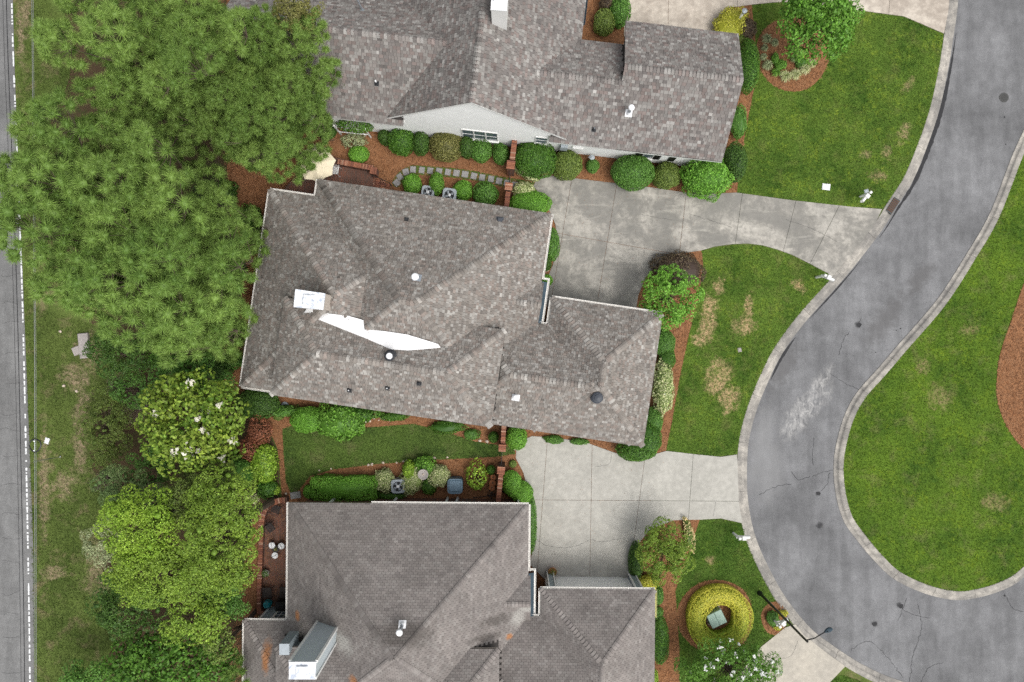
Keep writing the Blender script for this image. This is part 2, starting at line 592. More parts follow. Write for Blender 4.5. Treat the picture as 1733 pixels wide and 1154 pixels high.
MAT['asphalt_old'] = asphalt_mat("asphalt_old", (.180, .180, .178), .10)

ground = sheet("ground", [(-220, -220), (220, -220), (220, 220), (-220, 220)], -0.28, MAT['verge'])

kerbL = [(1650, -420), (1622, -160), (1610, -40), (1604, 20), (1598, 60), (1590, 110), (1575, 180), (1555, 240), (1531, 298), (1503, 342), (1481, 378), (1443, 428),
         (1408, 470), (1350, 535), (1310, 590), (1285, 640), (1265, 690), (1252, 740), (1248, 790), (1250, 850), (1262, 910), (1285, 965),
         (1317, 1022), (1360, 1075), (1402, 1108), (1452, 1140), (1510, 1166), (1600, 1190), (1740, 1195), (1880, 1150), (1980, 1050)]
kerbR = [(1830, -420), (1800, -160), (1778, 60), (1750, 180), (1715, 262), (1677, 360), (1640, 425), (1587, 507), (1520, 585), (1486, 625), (1453, 662), (1432, 699), (1419, 740),
         (1412, 783), (1415, 833), (1428, 880), (1451, 914), (1482, 951), (1515, 981), (1566, 1005), (1616, 1016), (1652, 1013), (1694, 1001), (1733, 979),
         (1790, 920), (1822, 830)]
cl = spline(W2(kerbL), 8)
cr = spline(W2(kerbR), 8)

def resample(c, step):
    c = np.asarray(c)
    d = np.r_[0, np.cumsum(np.linalg.norm(np.diff(c, axis=0), axis=1))]
    s = np.arange(0, d[-1], step)
    return np.c_[np.interp(s, d, c[:, 0]), np.interp(s, d, c[:, 1])]

def normals(c):
    t = np.gradient(c, axis=0)
    t /= np.linalg.norm(t, axis=1)[:, None]
    return np.c_[-t[:, 1], t[:, 0]]           # to the left of travel

KL, KR = resample(cl, .2), resample(cr, .2)
nL, nR = normals(KL), normals(KR)             # travelling south: left is east
KLW, KRW = .60, .54
terrain = sheet("terrain", [(-220, 220), (60, 220)] + [tuple(KL[0] + (0, 40))] + [tuple(p) for p in KL] + [tuple(KL[-1] + (60, 0)), (220, -60), (220, -220), (-220, -220)], 0.0, MAT['verge'])
isl = [tuple(p) for p in (KR + nR * KRW)]
terrain_e = sheet("terrain", [tuple(np.array(isl[0]) + (0, 40)), *isl, (80, isl[-1][1]), (80, isl[0][1] + 40)], 0.0, MAT['lawn_island'])
road = sheet("road", [tuple(KL[0] + (-3, 40)), *[tuple(p + n * .3) for p, n in zip(KL, nL)], (90, -60), (90, KL[0][1] + 40)], ROAD_Z, MAT['asphalt'])

def kerb_run(name, C, N, w, side, seg):
    """a rolled concrete kerb cast in lengths with open joints"""
    root = empty(name, (C[0][0], C[0][1], 0), kind='structure')
    prof = [(-.02, -.15), (-.02, .012), (.0, .022), (.20, .020), (.27, .004), (.345, -.062), (.40, -.082), (w, -.074), (w + .01, -.15)]
    n = max(2, int(seg / .2))
    for a in range(0, len(C) - 1, n):
        b = min(a + n, len(C) - 1)
        pts, nn = C[a:b + 1].copy(), N[a:b + 1]
        t = pts[1] - pts[0]; pts[0] = pts[0] + t / np.linalg.norm(t) * .008
        t = pts[-1] - pts[-2]; pts[-1] = pts[-1] - t / np.linalg.norm(t) * .008
        v, f = [], []
        for p, q in zip(pts, nn):
            for x, z in prof:
                xx = x if side > 0 else w - x
                v.append((p[0] + q[0] * xx, p[1] + q[1] * xx, z))
        k = len(prof)
        for i in range(len(pts) - 1):
            for j in range(k - 1):
                q = (i * k + j, i * k + j + 1, (i + 1) * k + j + 1, (i + 1) * k + j)
                f.append(tuple(reversed(q)) if side > 0 else q)
        f += [tuple(range(k)), tuple(reversed(range((len(pts) - 1) * k, len(pts) * k)))]
        mesh("kerb_length", v, f, MAT['kerb'], root)
    return root
kerb_run("kerb", KL, nL, KLW, 1, 3.0)
kerb_run("kerb", KR, nR, KRW, -1, 2.6)

def ribbon(pts, ws, z):
    pts = np.asarray(pts, float)
    n = normals(pts)
    v, f = [], []
    for p, q, w in zip(pts, n, ws):
        v += [(p[0] - q[0] * w / 2, p[1] - q[1] * w / 2, z), (p[0] + q[0] * w / 2, p[1] + q[1] * w / 2, z)]
    for i in range(len(pts) - 1):
        f.append((2 * i, 2 * i + 1, 2 * i + 3, 2 * i + 2))
    return v, [tuple(reversed(q)) for q in f]

def crack(name, pxs, z, w, mat, parent, jit=.05):
    pts = resample(spline(W2(pxs, z), 6), .12)
    pts = pts + RNG.normal(0, jit, pts.shape) * .5
    ws = w * (.5 + RNG.random(len(pts)))
    v, f = ribbon(pts, ws, z)
    return mesh(name, v, f, mat, parent)

# tar along the kerb, cracks, the drag marks
for a, b, w in ((84, 150, .26), (158, 182, .10), (188, 205, .16), (398, 425, .16)):
    pts = (KL + nL * (KLW + .06))[a:b]
    ws = w * np.sin(np.linspace(.05, math.pi - .05, len(pts))) * (.75 + .5 * RNG.random(len(pts)))
    v, f = ribbon(pts + nL[a:b] * w * .3, ws, ROAD_Z + .005)
    mesh("tar_seam", v, f, MAT['tar'], road)
for c in ([(1520, 1050), (1528, 1030), (1535, 1012)], [(1523, 1028), (1545, 1040), (1575, 1046)], [(1453, 549), (1458, 538)], [(1405, 800), (1398, 822), (1380, 838)],
          [(1440, 1100), (1470, 1085), (1500, 1110), (1530, 1150)], [(1700, 1005), (1715, 1030), (1733, 1035)], [(1540, 1154), (1545, 1110), (1560, 1060), (1552, 1020)],
          [(1378, 740), (1375, 770), (1378, 790)], [(1285, 838), (1310, 825), (1340, 818)], [(1375, 806), (1395, 798), (1412, 796)], [(1560, 1154), (1572, 1130), (1600, 1120)],
          [(1455, 660), (1430, 648), (1405, 632)], [(1420, 600), (1428, 575), (1440, 560)], [(1340, 800), (1352, 812), (1372, 806)]):
    crack("crack", c, ROAD_Z + .004, .022, MAT['tar'], road)
for x, y, r in ((1454, 550, .14), (1385, 835, .13), (1525, 1026, .14), (1480, 1056, .15), (1700, 198, .05), (1702, 244, .04), (1524, 556, .045), (1517, 559, .04), (1482, 596, .04), (1700, 1008, .06)):
    v = circ(x, y, r * 28, r * 25, ROAD_Z, 16, .22)
    mesh("oil_stain", [(p[0], p[1], ROAD_Z + .006) for p in reversed(v)], [tuple(range(16))], MAT['tar'], road)
mh = P(1699, 165, ROAD_Z)
mo = empty("manhole_cover", mh, "round cast iron manhole cover set in the grey asphalt street", "manhole cover")
m = MB().lathe([(.29, 0), (.29, .012), (.27, .016), (.01, .016)], mh, 24); m.build("rim", MAT['cast_iron'], mo)
m = MB()
for i in range(-3, 4):
    for j in range(-3, 4):
        if i * i + j * j < 10:
            m.box((mh[0] + i * .07, mh[1] + j * .07, mh[2] + .02), (.045, .045, .010), .3)
m.build("tread_pattern", MAT['cast_iron'], mo)
# storm drain inlet in the kerb by the upper driveway
sp = P(1503, 343, 0)
so = empty("storm_drain", (sp[0], sp[1], 0), "dark rusty storm drain inlet cut into the kerb above the upper driveway", "drain", rz=math.radians(57))
M4 = np.array(world_matrix(so))
def loc(mtx, v):
    return [tuple((mtx @ np.array([*p, 1.0]))[:3]) for p in v]
m = MB().box((.0, -.32, -.02), (1.0, .46, .10), 0, .02); mesh("frame", loc(M4, m.v), m.f, MAT['cast_iron'], so)
m = MB()
for i in range(7):
    m.box((-.36 + i * .12, -.32, .038), (.05, .38, .02))
mesh("grate", loc(M4, m.v), m.f, plain("rust", (.12, .06, .035), .9, .2, var=.4, scale=18), so)

# the old road along the western edge
LRE = [(10, -600), (22, 0), (30, 250), (40, 500), (50, 750), (57, 950), (58, 1154), (62, 1700)]
lre = resample(spline(W2(LRE), 6), .5)
left_road = sheet("road", [(-220, lre[0][1]), *[tuple(p) for p in lre], (-220, lre[-1][1])], 0.012, MAT['asphalt_old'])
WL = [(8, -600), (20, 0), (29, 250), (38, 500), (44, 750), (48, 950), (51, 1154), (56, 1700)]
wl_ = resample(spline(W2(WL), 6), .09)
segs_v, segs_f = [], []
i = 0
wn_ = normals(wl_)
while i < len(wl_) - 6:
    ln = RNG.integers(1, 5)
    if RNG.random() < .86:
        v, f = ribbon(wl_[i:i + ln + 1], [.07 + .05 * RNG.random() for _ in range(ln + 1)], .017)
        b = len(segs_v); segs_v += v; segs_f += [tuple(q + b for q in k) for k in f]
    i += ln + (1 if RNG.random() < .6 else RNG.integers(0, 3))
mesh("edge_line", segs_v, segs_f, MAT['road_paint'], left_road)
for dx, w, mt in ((-9, .05, MAT['tar']), (-15, .025, MAT['tar'])):
    v, f = ribbon(resample(spline(W2([(x + dx, y) for x, y in WL]), 6), .3) , [w] * 4000, .016)
    mesh("seam", v, f, mt, left_road)
for _ in range(16):
    y = 460 + 44 * _ + random.random() * 20
    crack("crack", [(0 + random.random() * 8, y), (14, y + random.uniform(-5, 5)), (34, y + random.uniform(-6, 6))], .0165, .012, MAT['tar'], left_road, .03)

# pine-straw bed that the three lots share
MULCH = [(360, -90), (372, 150), (384, 330), (384, 480), (378, 650), (440, 690), (470, 760), (478, 850), (430, 862), (412, 960), (395, 1050), (380, 1260),
         (1150, 1260), (1150, 1100), (1143, 1000), (1160, 950), (1184, 880), (1100, 850), (1127, 762), (1136, 720), (1150, 640), (1165, 570), (1183, 500), (1190, 448), (1187, 424),
         (1160, 330), (1248, 326), (1252, 300), (1263, 220), (1280, 130), (1278, 60), (1272, 8), (1230, 14), (1200, -90)]
mulch = sheet("mulch_bed", W2(MULCH), .006, MAT['straw'])
LAWN_N = [(1272, 9), (1310, 5), (1345, 4), (1450, 18), (1530, 29), (1597, 58), (1590, 110), (1575, 180), (1555, 240), (1531, 298), (1503, 342), (1491, 353),
          (1440, 350), (1340, 338), (1247, 326), (1250, 300), (1262, 220), (1280, 130), (1278, 60)]
LAWN_M = [(1187, 424), (1240, 414), (1290, 416), (1340, 432), (1400, 463), (1407, 471), (1350, 535), (1310, 590), (1285, 640), (1265, 690), (1252, 740), (1247, 768),
          (1220, 772), (1180, 769), (1127, 762), (1136, 720), (1150, 640), (1165, 570), (1183, 500), (1190, 448)]
LAWN_S = [(1184, 881), (1220, 878), (1257, 887), (1262, 910), (1285, 965), (1317, 1022), (1340, 1050), (1326, 1062), (1290, 1093), (1258, 1118), (1200, 1180), (1150, 1180),
          (1150, 1100), (1143, 1000), (1160, 950)]
LAWN_B = [(478, 726), (500, 718), (560, 726), (640, 722), (700, 717), (760, 732), (800, 746), (870, 757), (872, 768), (840, 773), (740, 778), (640, 785), (560, 795), (525, 806), (507, 828), (494, 838), (484, 815), (480, 770)]
LAWN_C = [(1405, 1150), (1425, 1142), (1450, 1150), (1475, 1164), (1500, 1185), (1400, 1190)]
lawns = []
BEDS = {'n': circ(1341, 92, 62, 62), 's': circ(1211, 1043, 64, 64), 'mail': circ(1310, 1046, 22, 27)}
for nm, poly, mt, hole in (("lawn", LAWN_N, 'lawn_north', ['n']), ("lawn", LAWN_M, 'lawn_middle', []), ("lawn", LAWN_S, 'lawn_south', ['s', 'mail']),
                           ("lawn", LAWN_B, 'lawn_back', []), ("lawn", LAWN_C, 'lawn_south', [])):
    w = W2(poly)
    lawns.append((sheet(nm, w, .012, MAT[mt]), w, MAT[mt], [BEDS[h] for h in hole]))
for k in BEDS:
    sheet("mulch_bed", BEDS[k], .020, MAT['straw'])
OVAL = [(1760, 430), (1733, 478), (1712, 540), (1692, 600), (1686, 660), (1694, 700), (1712, 735), (1740, 765), (1800, 790), (1850, 700), (1840, 520)]
oval = [tuple(p) for p in spline(W2(OVAL), 4, True)]
sheet("mulch_bed", oval, .020, MAT['straw'])
isl_view = [p for p in isl if -22 < p[1] < 22] + [(34, -17), (34, 22)]
lawns.append((terrain_e, isl_view, MAT['lawn_island'], [oval]))
verge_view = W2([(24, -30), (60, -30), (140, 90), (110, 250), (60, 520), (190, 560), (240, 640), (190, 760), (180, 900), (190, 1000), (190, 1180), (60, 1180), (50, 750), (42, 520)])
lawns.append((terrain, verge_view, MAT['verge'], []))

def blades(name, poly, holes, mat, dens, h, parent=None):
    p = scatter(poly, dens, holes)
    n = len(p)
    a = RNG.random(n) * 2 * math.pi
    ln = h * (.5 + .8 * RNG.random(n))
    w = .010 + .012 * RNG.random(n)
    lean = ln * (.4 + .9 * RNG.random(n))
    c, s = np.cos(a), np.sin(a)
    z0 = .010
    v = np.empty((n, 3, 3))
    v[:, 0] = np.c_[p[:, 0] - s * w, p[:, 1] + c * w, np.full(n, z0)]
    v[:, 1] = np.c_[p[:, 0] + s * w, p[:, 1] - c * w, np.full(n, z0)]
    v[:, 2] = np.c_[p[:, 0] + c * lean, p[:, 1] + s * lean, z0 + ln]
    return mesh(name, v.reshape(-1, 3), np.arange(3 * n).reshape(n, 3), mat, parent)

LBL = ["short mown grass of the lawn by the round tree bed", "patchy grass with tan bare spots in front of the middle house", "mown grass around the golden ring hedge",
       "shaded strip of grass between the middle and lower houses", "scrap of grass by the kerb under the pale lower driveway", "rich green grass of the rounded plot inside the street bend", "weedy roadside grass along the old road"]
for (o, poly, mt, holes), lb in zip(lawns, LBL):
    d = 420 if o not in (terrain, terrain_e) else (260 if o is terrain_e else 240)
    tag(blades("grass", poly, holes, mt, d, .065 if o is not terrain else .10), lb, "grass", None, 'stuff')

def strands(name, poly, holes, dens, z, parent=None):
    """loose pine needles lying on a bed"""
    p = scatter(poly, dens, holes)
    n = len(p)
    a = RNG.random(n) * math.pi
    L = .06 + .08 * RNG.random(n)
    w = .006 + .006 * RNG.random(n)
    c, s = np.cos(a), np.sin(a)
    zz = z + .004 + .02 * RNG.random(n)
    t = (RNG.random(n) - .5) * .03
    v = np.empty((n, 4, 3))
    for i, (l, q) in enumerate(((-1, -1), (1, -1), (1, 1), (-1, 1))):
        v[:, i] = np.c_[p[:, 0] + c * L * l - s * w * q, p[:, 1] + s * L * l + c * w * q, zz + t * l]
    r = RNG.random((n, 1))
    col = (1 - r) * np.array([.10, .04, .018]) + r * np.array([.40, .21, .11])
    return mesh(name, v.reshape(-1, 3), np.arange(4 * n).reshape(n, 4), MAT['straw_strand'], parent, tint=col)
lawn_polys = [l[1] for l in lawns[:5]]
tag(strands("pine_straw", W2(MULCH), lawn_polys, 110, .008), "loose orange pine straw spread over the house beds", "pine straw", None, 'stuff')
for k, lb in (('n', "pine straw ring under the round lawn tree"), ('s', "pine straw ring around the golden hedge"), ('mail', "pine straw around the mailbox beneath the lamp post")):
    tag(strands("pine_straw", BEDS[k], [], 160, .022), lb, "pine straw", None, 'stuff')
tag(strands("pine_straw", oval, [], 150, .022), "pine straw of the oval bed inside the street bend", "pine straw", None, 'stuff')

LITTER = [(125, -60), (112, 40), (118, 130), (85, 210), (78, 330), (80, 470), (165, 555), (232, 625), (165, 690), (155, 790), (195, 850), (172, 960), (205, 1010), (190, 1100), (135, 1190),
          (425, 1190), (404, 1000), (418, 880), (432, 855), (470, 845), (466, 760), (436, 690), (380, 655), (386, 480), (386, 330), (376, 150), (364, -60)]
lt = NT("leaf_litter_shade")
ln_ = lt.noise(18, 5, .75)
lc_ = lt.mix(lt.rng(ln_, .35, .65), (.040, .030, .018), (.13, .085, .048))
lc_ = lt.mix(lt.rng(lt.noise(1.1, 5, .7), .5, .68, 0, .8), lc_, (.05, .075, .02))
lt.bump(ln_, .7, .03)
MAT['litter_shade'] = lt.done(lc_, .95, .1)
sheet("forest_floor_shade", [tuple(p) for p in spline(W2(LITTER), 4, True)], .009, MAT['litter_shade'])  # ground under the trees, darkened so the crown gaps read as shade

# driveways: slabs cast between joints
def driveway(name, outline, cuts, mat, z=.040, label=None):
    """cuts: list of lists of half-planes; each slab keeps the outline inside its own half-planes"""
    root = empty(name, (*np.mean(W2(outline), axis=0), 0), kind='structure')
    w = W2(outline)
    for hp in cuts:
        q = w
        for a, b in hp:
            A, Bq = P(*a)[:2], P(*b)[:2]
            q = clip(q, A, Bq, .010)
            if len(q) < 3:
                break
        if len(q) >= 3:
            q2 = [q[0]]
            for p in q[1:]:
                if np.linalg.norm(p - q2[-1]) > .01:
                    q2.append(p)
            m = MB().prism(q2, -.08, z)
            m.build("slab", mat, root)
    return root

def cols(joints):
    """joints: px lines ordered left to right, each from top to bottom -> half-plane pairs of the columns"""
    res = []
    for i in range(len(joints) + 1):
        hp = []
        if i > 0:
            a, b = joints[i - 1]
            hp.append((a, b))              # keep what is right of it (image) = left of a->b travelling down
        if i < len(joints):
            a, b = joints[i]
            hp.append((b, a))
        res.append(hp)
    return res
D1 = [(903, 315), (908, 303), (922, 296), (990, 304), (1100, 317), (1180, 329), (1246, 326), (1340, 339), (1440, 350), (1492, 354), (1481, 378), (1443, 428), (1408, 469),
      (1400, 462), (1370, 446), (1340, 431), (1315, 422), (1290, 415), (1265, 412), (1240, 413), (1210, 417), (1186, 424), (1150, 429), (1115, 444), (1092, 470), (1080, 500), (1075, 530), (1075, 548), (930, 548), (922, 480), (935, 450), (944, 420), (940, 380), (925, 345)]
J = [((968, 300), (952, 395)), ((1042.6, 317), (1011, 511)), ((1161, 327), (1150, 425)), ((1256, 328), (1244, 412)), ((1347, 338), (1325, 426)), ((1420, 348), (1370, 447))]
cs = cols(J)
H = ((945.6, 395), (1138, 429))
cuts = []
for i, hp in enumerate(cs):
    if i < 3:
        cuts += [hp + [H], hp + [(H[1], H[0])]]
    else:
        cuts.append(hp)
drive_mid = driveway("driveway", D1, cuts, MAT['drive_grey'])
D2 = [(884, 745), (900, 738), (935, 740), (990, 748), (1040, 766), (1080, 776), (1128, 763), (1180, 769), (1220, 773), (1247, 769), (1248, 790), (1250, 850), (1256, 885), (1220, 877), (1185, 879),
      (1140, 880), (1100, 895), (1080, 920), (1072, 955), (1084, 985), (1084, 1003), (936, 1003), (920, 978), (897, 955), (903, 920), (908, 890), (898, 850), (886, 800), (873, 775), (874, 755)]
J2 = [((927, 736), (918.6, 844.6)), ((1002, 752), (998, 979)), ((1090, 784), (1074, 904)), ((1173, 769), (1165, 876))]
H2 = ((902, 845.6), (1250, 848))
cuts = []
for hp in cols(J2):
    cuts += [hp + [H2], hp + [(H2[1], H2[0])]]
drive_low = driveway("driveway", D2, cuts, MAT['drive_pale'])
D3 = [(1056, -60), (1056, 62), (1206, 62), (1214, 36), (1232, 14), (1272, 8), (1310, 4), (1345, 3), (1400, 9), (1450, 17), (1530, 28), (1597, 57), (1604, 20), (1610, -40), (1612, -60)]
drive_top = driveway("driveway", D3, cols([((1132, -60), (1130, 70)), ((1250, -60), (1246, 70)), ((1400, -60), (1392, 70)), ((1510, -60), (1500, 70))]), MAT['drive_stained'])
D4 = [(1288, 1094), (1328, 1062), (1346, 1056), (1360, 1074), (1402, 1107), (1430, 1127), (1412, 1146), (1404, 1154), (1400, 1230), (1180, 1230)]
drive_bot = driveway("driveway", D4, [[]], concrete_mat("drive_worn", (.50, .46, .39), (.37, .345, .30), .6))
for par, c in ((drive_mid, [(1165, 362), (1200, 372), (1240, 385)]), (drive_mid, [(1330, 372), (1365, 383), (1390, 395), (1420, 410)]), (drive_mid, [(1085, 362), (1110, 368), (1140, 372)]),
               (drive_low, [(900, 905), (925, 923), (965, 926), (998, 914)]), (drive_low, [(998, 913), (1020, 917), (1050, 912), (1066, 918)]), (drive_low, [(1035, 765), (1030, 785), (1005, 790)]),
               (drive_low, [(1211, 850), (1207, 876)]), (drive_bot, [(1350, 1085), (1342, 1105), (1335, 1112), (1316, 1116)])):
    crack("crack", c, .0415, .014, MAT['tar'], par, .03)
drive_apron = None

# ------------------------------------------------------------------ houses
class House:
    def __init__(self, name, ref, theta, label, pal, shmat, style, wallmat):
        """ref: pixel of the frame's origin at eave height 3 m; theta: turn of the house axes, degrees"""
        self.o = P(*ref, 3.0)[:2]
        t = math.radians(theta)
        self.e = np.array([math.cos(t), -math.sin(t)])
        self.n = np.array([math.sin(t), math.cos(t)])
        self.rz = -t
        self.root = empty(name, (*self.o, 0), label, "house", rz=0)
        self.planes = []           # (poly Nx3 world, owner block id)
        self.ridges = []
        self.pal, self.shmat, self.style, self.wallmat = pal, shmat, style, wallmat
        self.bid = 0
    def w(self, e, n, z):
        q = self.o + self.e * e + self.n * n
        return np.array([q[0], q[1], z])
    def en(self, px, py, z=3.0):
        q = P(px, py, z)[:2] - self.o
        return float(q @ self.e), float(q @ self.n)
    def plane(self, pts):
        self.planes.append(([np.asarray(p, float) for p in pts], self.bid))
    def hip(self, e0, e1, n0, n1, z, pitch, cut_s=None, wall=True, wz0=0.0, wmat=None, over=.38):
        """a hipped block; n0 is its south edge"""
        self.bid += 1
        we, wn_ = e1 - e0, n1 - n0
        h = min(we, wn_) / 2
        zr = z + h * pitch
        if we >= wn_:
            r0, r1 = (e0 + h, (n0 + n1) / 2), (e1 - h, (n0 + n1) / 2)
            pl = [[(e0, n0), (e1, n0), r1, r0], [(e1, n1), (e0, n1), r0, r1], [(e0, n1), (e0, n0), r0], [(e1, n0), (e1, n1), r1]]
        else:
            r0, r1 = ((e0 + e1) / 2, n0 + h), ((e0 + e1) / 2, n1 - h)
            pl = [[(e0, n0), (e1, n0), r0], [(e1, n1), (e0, n1), r1], [(e0, n1), (e0, n0), r0, r1], [(e1, n0), (e1, n1), r1, r0]]
        zz = lambda q: zr if q in (r0, r1) else z
        for poly in pl:
            p3 = [(q[0], q[1], zz(q)) for q in poly]
            if cut_s is not None:
                p3 = [tuple(x) for x in self._cut(p3, cut_s)]
            if len(p3) >= 3:
                self.plane([self.w(*q) for q in p3])
        rl = [((e0, n0, z), (*r0, zr)), ((e0, n1, z), (*(r0 if we >= wn_ else r1), zr)), ((e1, n0, z), (*(r1 if we >= wn_ else r0), zr)), ((e1, n1, z), (*r1, zr))]
        if abs(we - wn_) > .2:
            rl.append(((*r0, zr), (*r1, zr)))
        if cut_s is not None:
            r2 = []
            for a, b in rl:
                a, b = (np.array(a), np.array(b)) if a[1] <= b[1] else (np.array(b), np.array(a))
                if b[1] <= cut_s: continue
                if a[1] < cut_s: a = a + (b - a) * (cut_s - a[1]) / (b[1] - a[1])
                r2.append((tuple(a), tuple(b)))
            rl = r2
        for a, b in rl:
            self.ridges.append((self.w(*a), self.w(*b), self.bid))
        if wall:
            n0w = n0 if cut_s is None else cut_s
            self.wall(e0 + over, e1 - over, n0w + over, n1 - over, wz0, z - .10, wmat)
            self.skirt([(e0, n0w), (e1, n0w), (e1, n1), (e0, n1)], z)
        return zr
    def _cut(self, p3, n):
        o = []
        for i in range(len(p3)):
            a, b = np.array(p3[i]), np.array(p3[(i + 1) % len(p3)])
            if a[1] >= n: o.append(a)
            if (a[1] >= n) != (b[1] >= n):
                t = (n - a[1]) / (b[1] - a[1])
                o.append(a + t * (b - a))
        return o
    def gable_ew(self, e0, e1, ns, nr, nn, zs, zr, zn, wall=True, over=.35, wmat=None, walls_z0=0.0, endcaps=True):
        """ridge runs east-west at nr; south eave ns/zs, north eave nn/zn"""
        self.bid += 1
        self.plane([self.w(e0, ns, zs), self.w(e1, ns, zs), self.w(e1, nr, zr), self.w(e0, nr, zr)])
        self.plane([self.w(e1, nn, zn), self.w(e0, nn, zn), self.w(e0, nr, zr), self.w(e1, nr, zr)])
        self.ridges.append((self.w(e0, nr, zr), self.w(e1, nr, zr), self.bid))
        if wall:
            self.wall(e0 + over, e1 - over, ns + over, nn - over, walls_z0, min(zs, zn) - .1, wmat)
            self.skirt([(e0, ns), (e1, ns), (e1, nn), (e0, nn)], min(zs, zn), sides='ns')
        if endcaps:
            for e, s in ((e0 + over, -1), (e1 - over, 1)):
                q = [(e, ns + over, min(zs, zn) - .12), (e, nn - over, min(zs, zn) - .12), (e, nr, zr - .06)]
                m = MB().add([self.w(*p) for p in q] + [self.w(p[0] - s * .12, p[1], p[2]) for p in q], [(0, 1, 2), (5, 4, 3), (0, 3, 4, 1), (1, 4, 5, 2), (2, 5, 3, 0)])
                m.build("gable_wall", wmat or self.wallmat, self.root)
    def wing(self, eo, ew, ei, ns, nw, nr, nn, zs, zr, zn):
        """an east-west wing that dies into a gable wall at ew: outside it reaches the eave, inside only behind nw"""
        self.bid += 1
        zw = zs + (zr - zs) * (nw - ns) / (nr - ns)
        f = (lambda l: l) if eo < ew else (lambda l: [l[1], l[0], l[3], l[2]])
        self.plane(f([self.w(eo, ns, zs), self.w(ew, ns, zs), self.w(ew, nr, zr), self.w(eo, nr, zr)]))
        self.plane(f([self.w(ew, nw, zw), self.w(ei, nw, zw), self.w(ei, nr, zr), self.w(ew, nr, zr)]))
        self.plane(f([self.w(ei, nn, zn), self.w(eo, nn, zn), self.w(eo, nr, zr), self.w(ei, nr, zr)]))
        a, b = (eo, ei) if eo < ei else (ei, eo)
        self.ridges.append((self.w(a, nr, zr), self.w(b, nr, zr), self.bid))
    def gable_ns(self, e0, e1, ns, nn, z, zr, over=.35):
        self.bid += 1
        er = (e0 + e1) / 2
        self.plane([self.w(e0, nn, z), self.w(e0, ns, z), self.w(er, ns, zr), self.w(er, nn, zr)])
        self.plane([self.w(e1, ns, z), self.w(e1, nn, z), self.w(er, nn, zr), self.w(er, ns, zr)])
        self.ridges.append((self.w(er, ns, zr), self.w(er, nn, zr), self.bid))
        self.skirt([(e0, ns), (e1, ns), (e1, nn), (e0, nn)], z, sides='ew')
    def wall(self, e0, e1, n0, n1, z0, z1, mat=None):
        m = MB()
        m.prism([self.w(e0, n0, 0)[:2], self.w(e1, n0, 0)[:2], self.w(e1, n1, 0)[:2], self.w(e0, n1, 0)[:2]], z0, z1)
        m.build("wall", mat or self.wallmat, self.root)
    def skirt(self, rect, z, sides='nesw', d=.16):
        """fascia board round the eave, with the soffit behind it"""
        m = MB()
        k = len(rect)
        for i in range(k):
            if 'senw'[i] not in sides: continue
            a, b = np.array(rect[i]), np.array(rect[(i + 1) % k])
            t = (b - a) / np.linalg.norm(b - a)
            q = np.array([-t[1], t[0]])
            A, B2, C, D = a, b, b + q * .40 - t * .0, a + q * .40
            za, zb = z - .012, z - d
            v = [self.w(*A, za), self.w(*B2, za), self.w(*B2, zb), self.w(*A, zb), self.w(*D, zb + .01), self.w(*C, zb + .01)]
            m.add(v, [(3, 2, 1, 0), (4, 5, 2, 3)])
        if m.v:
            m.build("fascia", MAT['white_paint'] if self.style != 'low' else MAT['trim_tan'], self.root)
    # ---- heights
    def prep(self):
        self.pl = []
        for poly, bid in self.planes:
            A = np.array(poly)
            c = A.mean(0)
            _, _, vt = np.linalg.svd(A - c)
            N = vt[2] if vt[2][2] > 0 else -vt[2]
            if len(A) >= 3:
                N2 = np.cross(A[1] - A[0], A[2] - A[0])
                N = N2 / np.linalg.norm(N2)
                if N[2] < 0: N = -N
            self.pl.append((A, N, float(N @ A[0]), bid))
    def top(self, xy, skip=None, eps=1e-6):
        """highest roof surface over the points (nan-free: -99 where there is none)"""
        xy = np.atleast_2d(xy)
        z = np.full(len(xy), -99.0)
        for A, N, d, bid in self.pl:
            if bid == skip: continue
            k = inside(xy, A)
            zz = (d - xy[:, 0] * N[0] - xy[:, 1] * N[1]) / N[2]
            z = np.where(k, np.maximum(z, zz), z)
        return z
    def hit(self, px, py):
        """the roof point seen at a pixel"""
        zs = np.arange(9.5, 2.5, -.01)
        pts = np.array([P(px, py, z) for z in zs])
        h = self.top(pts[:, :2])
        k = np.nonzero(h >= zs)[0]
        return pts[k[0]] if len(k) else P(px, py, 3.0)
    def normal_at(self, p):
        best = None
        for A, N, d, bid in self.pl:
            if inside(np.array([p[:2]]), A)[0]:
                z = (d - p[0] * N[0] - p[1] * N[1]) / N[2]
                if best is None or z > best[0]: best = (z, N)
        return best[1] if best else np.array([0, 0, 1.0])
    # ---- build
    def finish(self):
        self.prep()
        m = MB()
        for A, N, d, bid in self.pl:
            q = A if np.cross(A[1] - A[0], A[2] - A[0])[2] > 0 else A[::-1]
            n = len(q)
            lo = q - np.array([0, 0, .09])
            m.add(list(q - np.array([0, 0, .004])) + list(lo), [tuple(range(n)), tuple(reversed(range(n, 2 * n)))] + [(i + n, (i + 1) % n + n, (i + 1) % n, i) for i in range(n)])
        self.roof = m.build("roof", MAT['deck'], self.root)
        V, F, T = [], [], []
        for A, N, d, bid in self.pl:
            self.shingle(A, N, bid, V, F, T)
        o = mesh("shingles", np.array(V), F, self.shmat, self.roof, tint=np.array(T))
        o["kind"] = "stuff"
        for a, b, bid in self.ridges:
            self.cap(a, b, bid)
    def colours(self, n):
        P_, wts = self.pal
        i = RNG.choice(len(P_), n, p=np.array(wts) / sum(wts))
        c = np.array(P_)[i] * (1.07, 1.075, 1.08) * (1 + RNG.normal(0, .11 if self.style != 'low' else .06, (n, 1)))
        return np.clip(c, .01, .9)
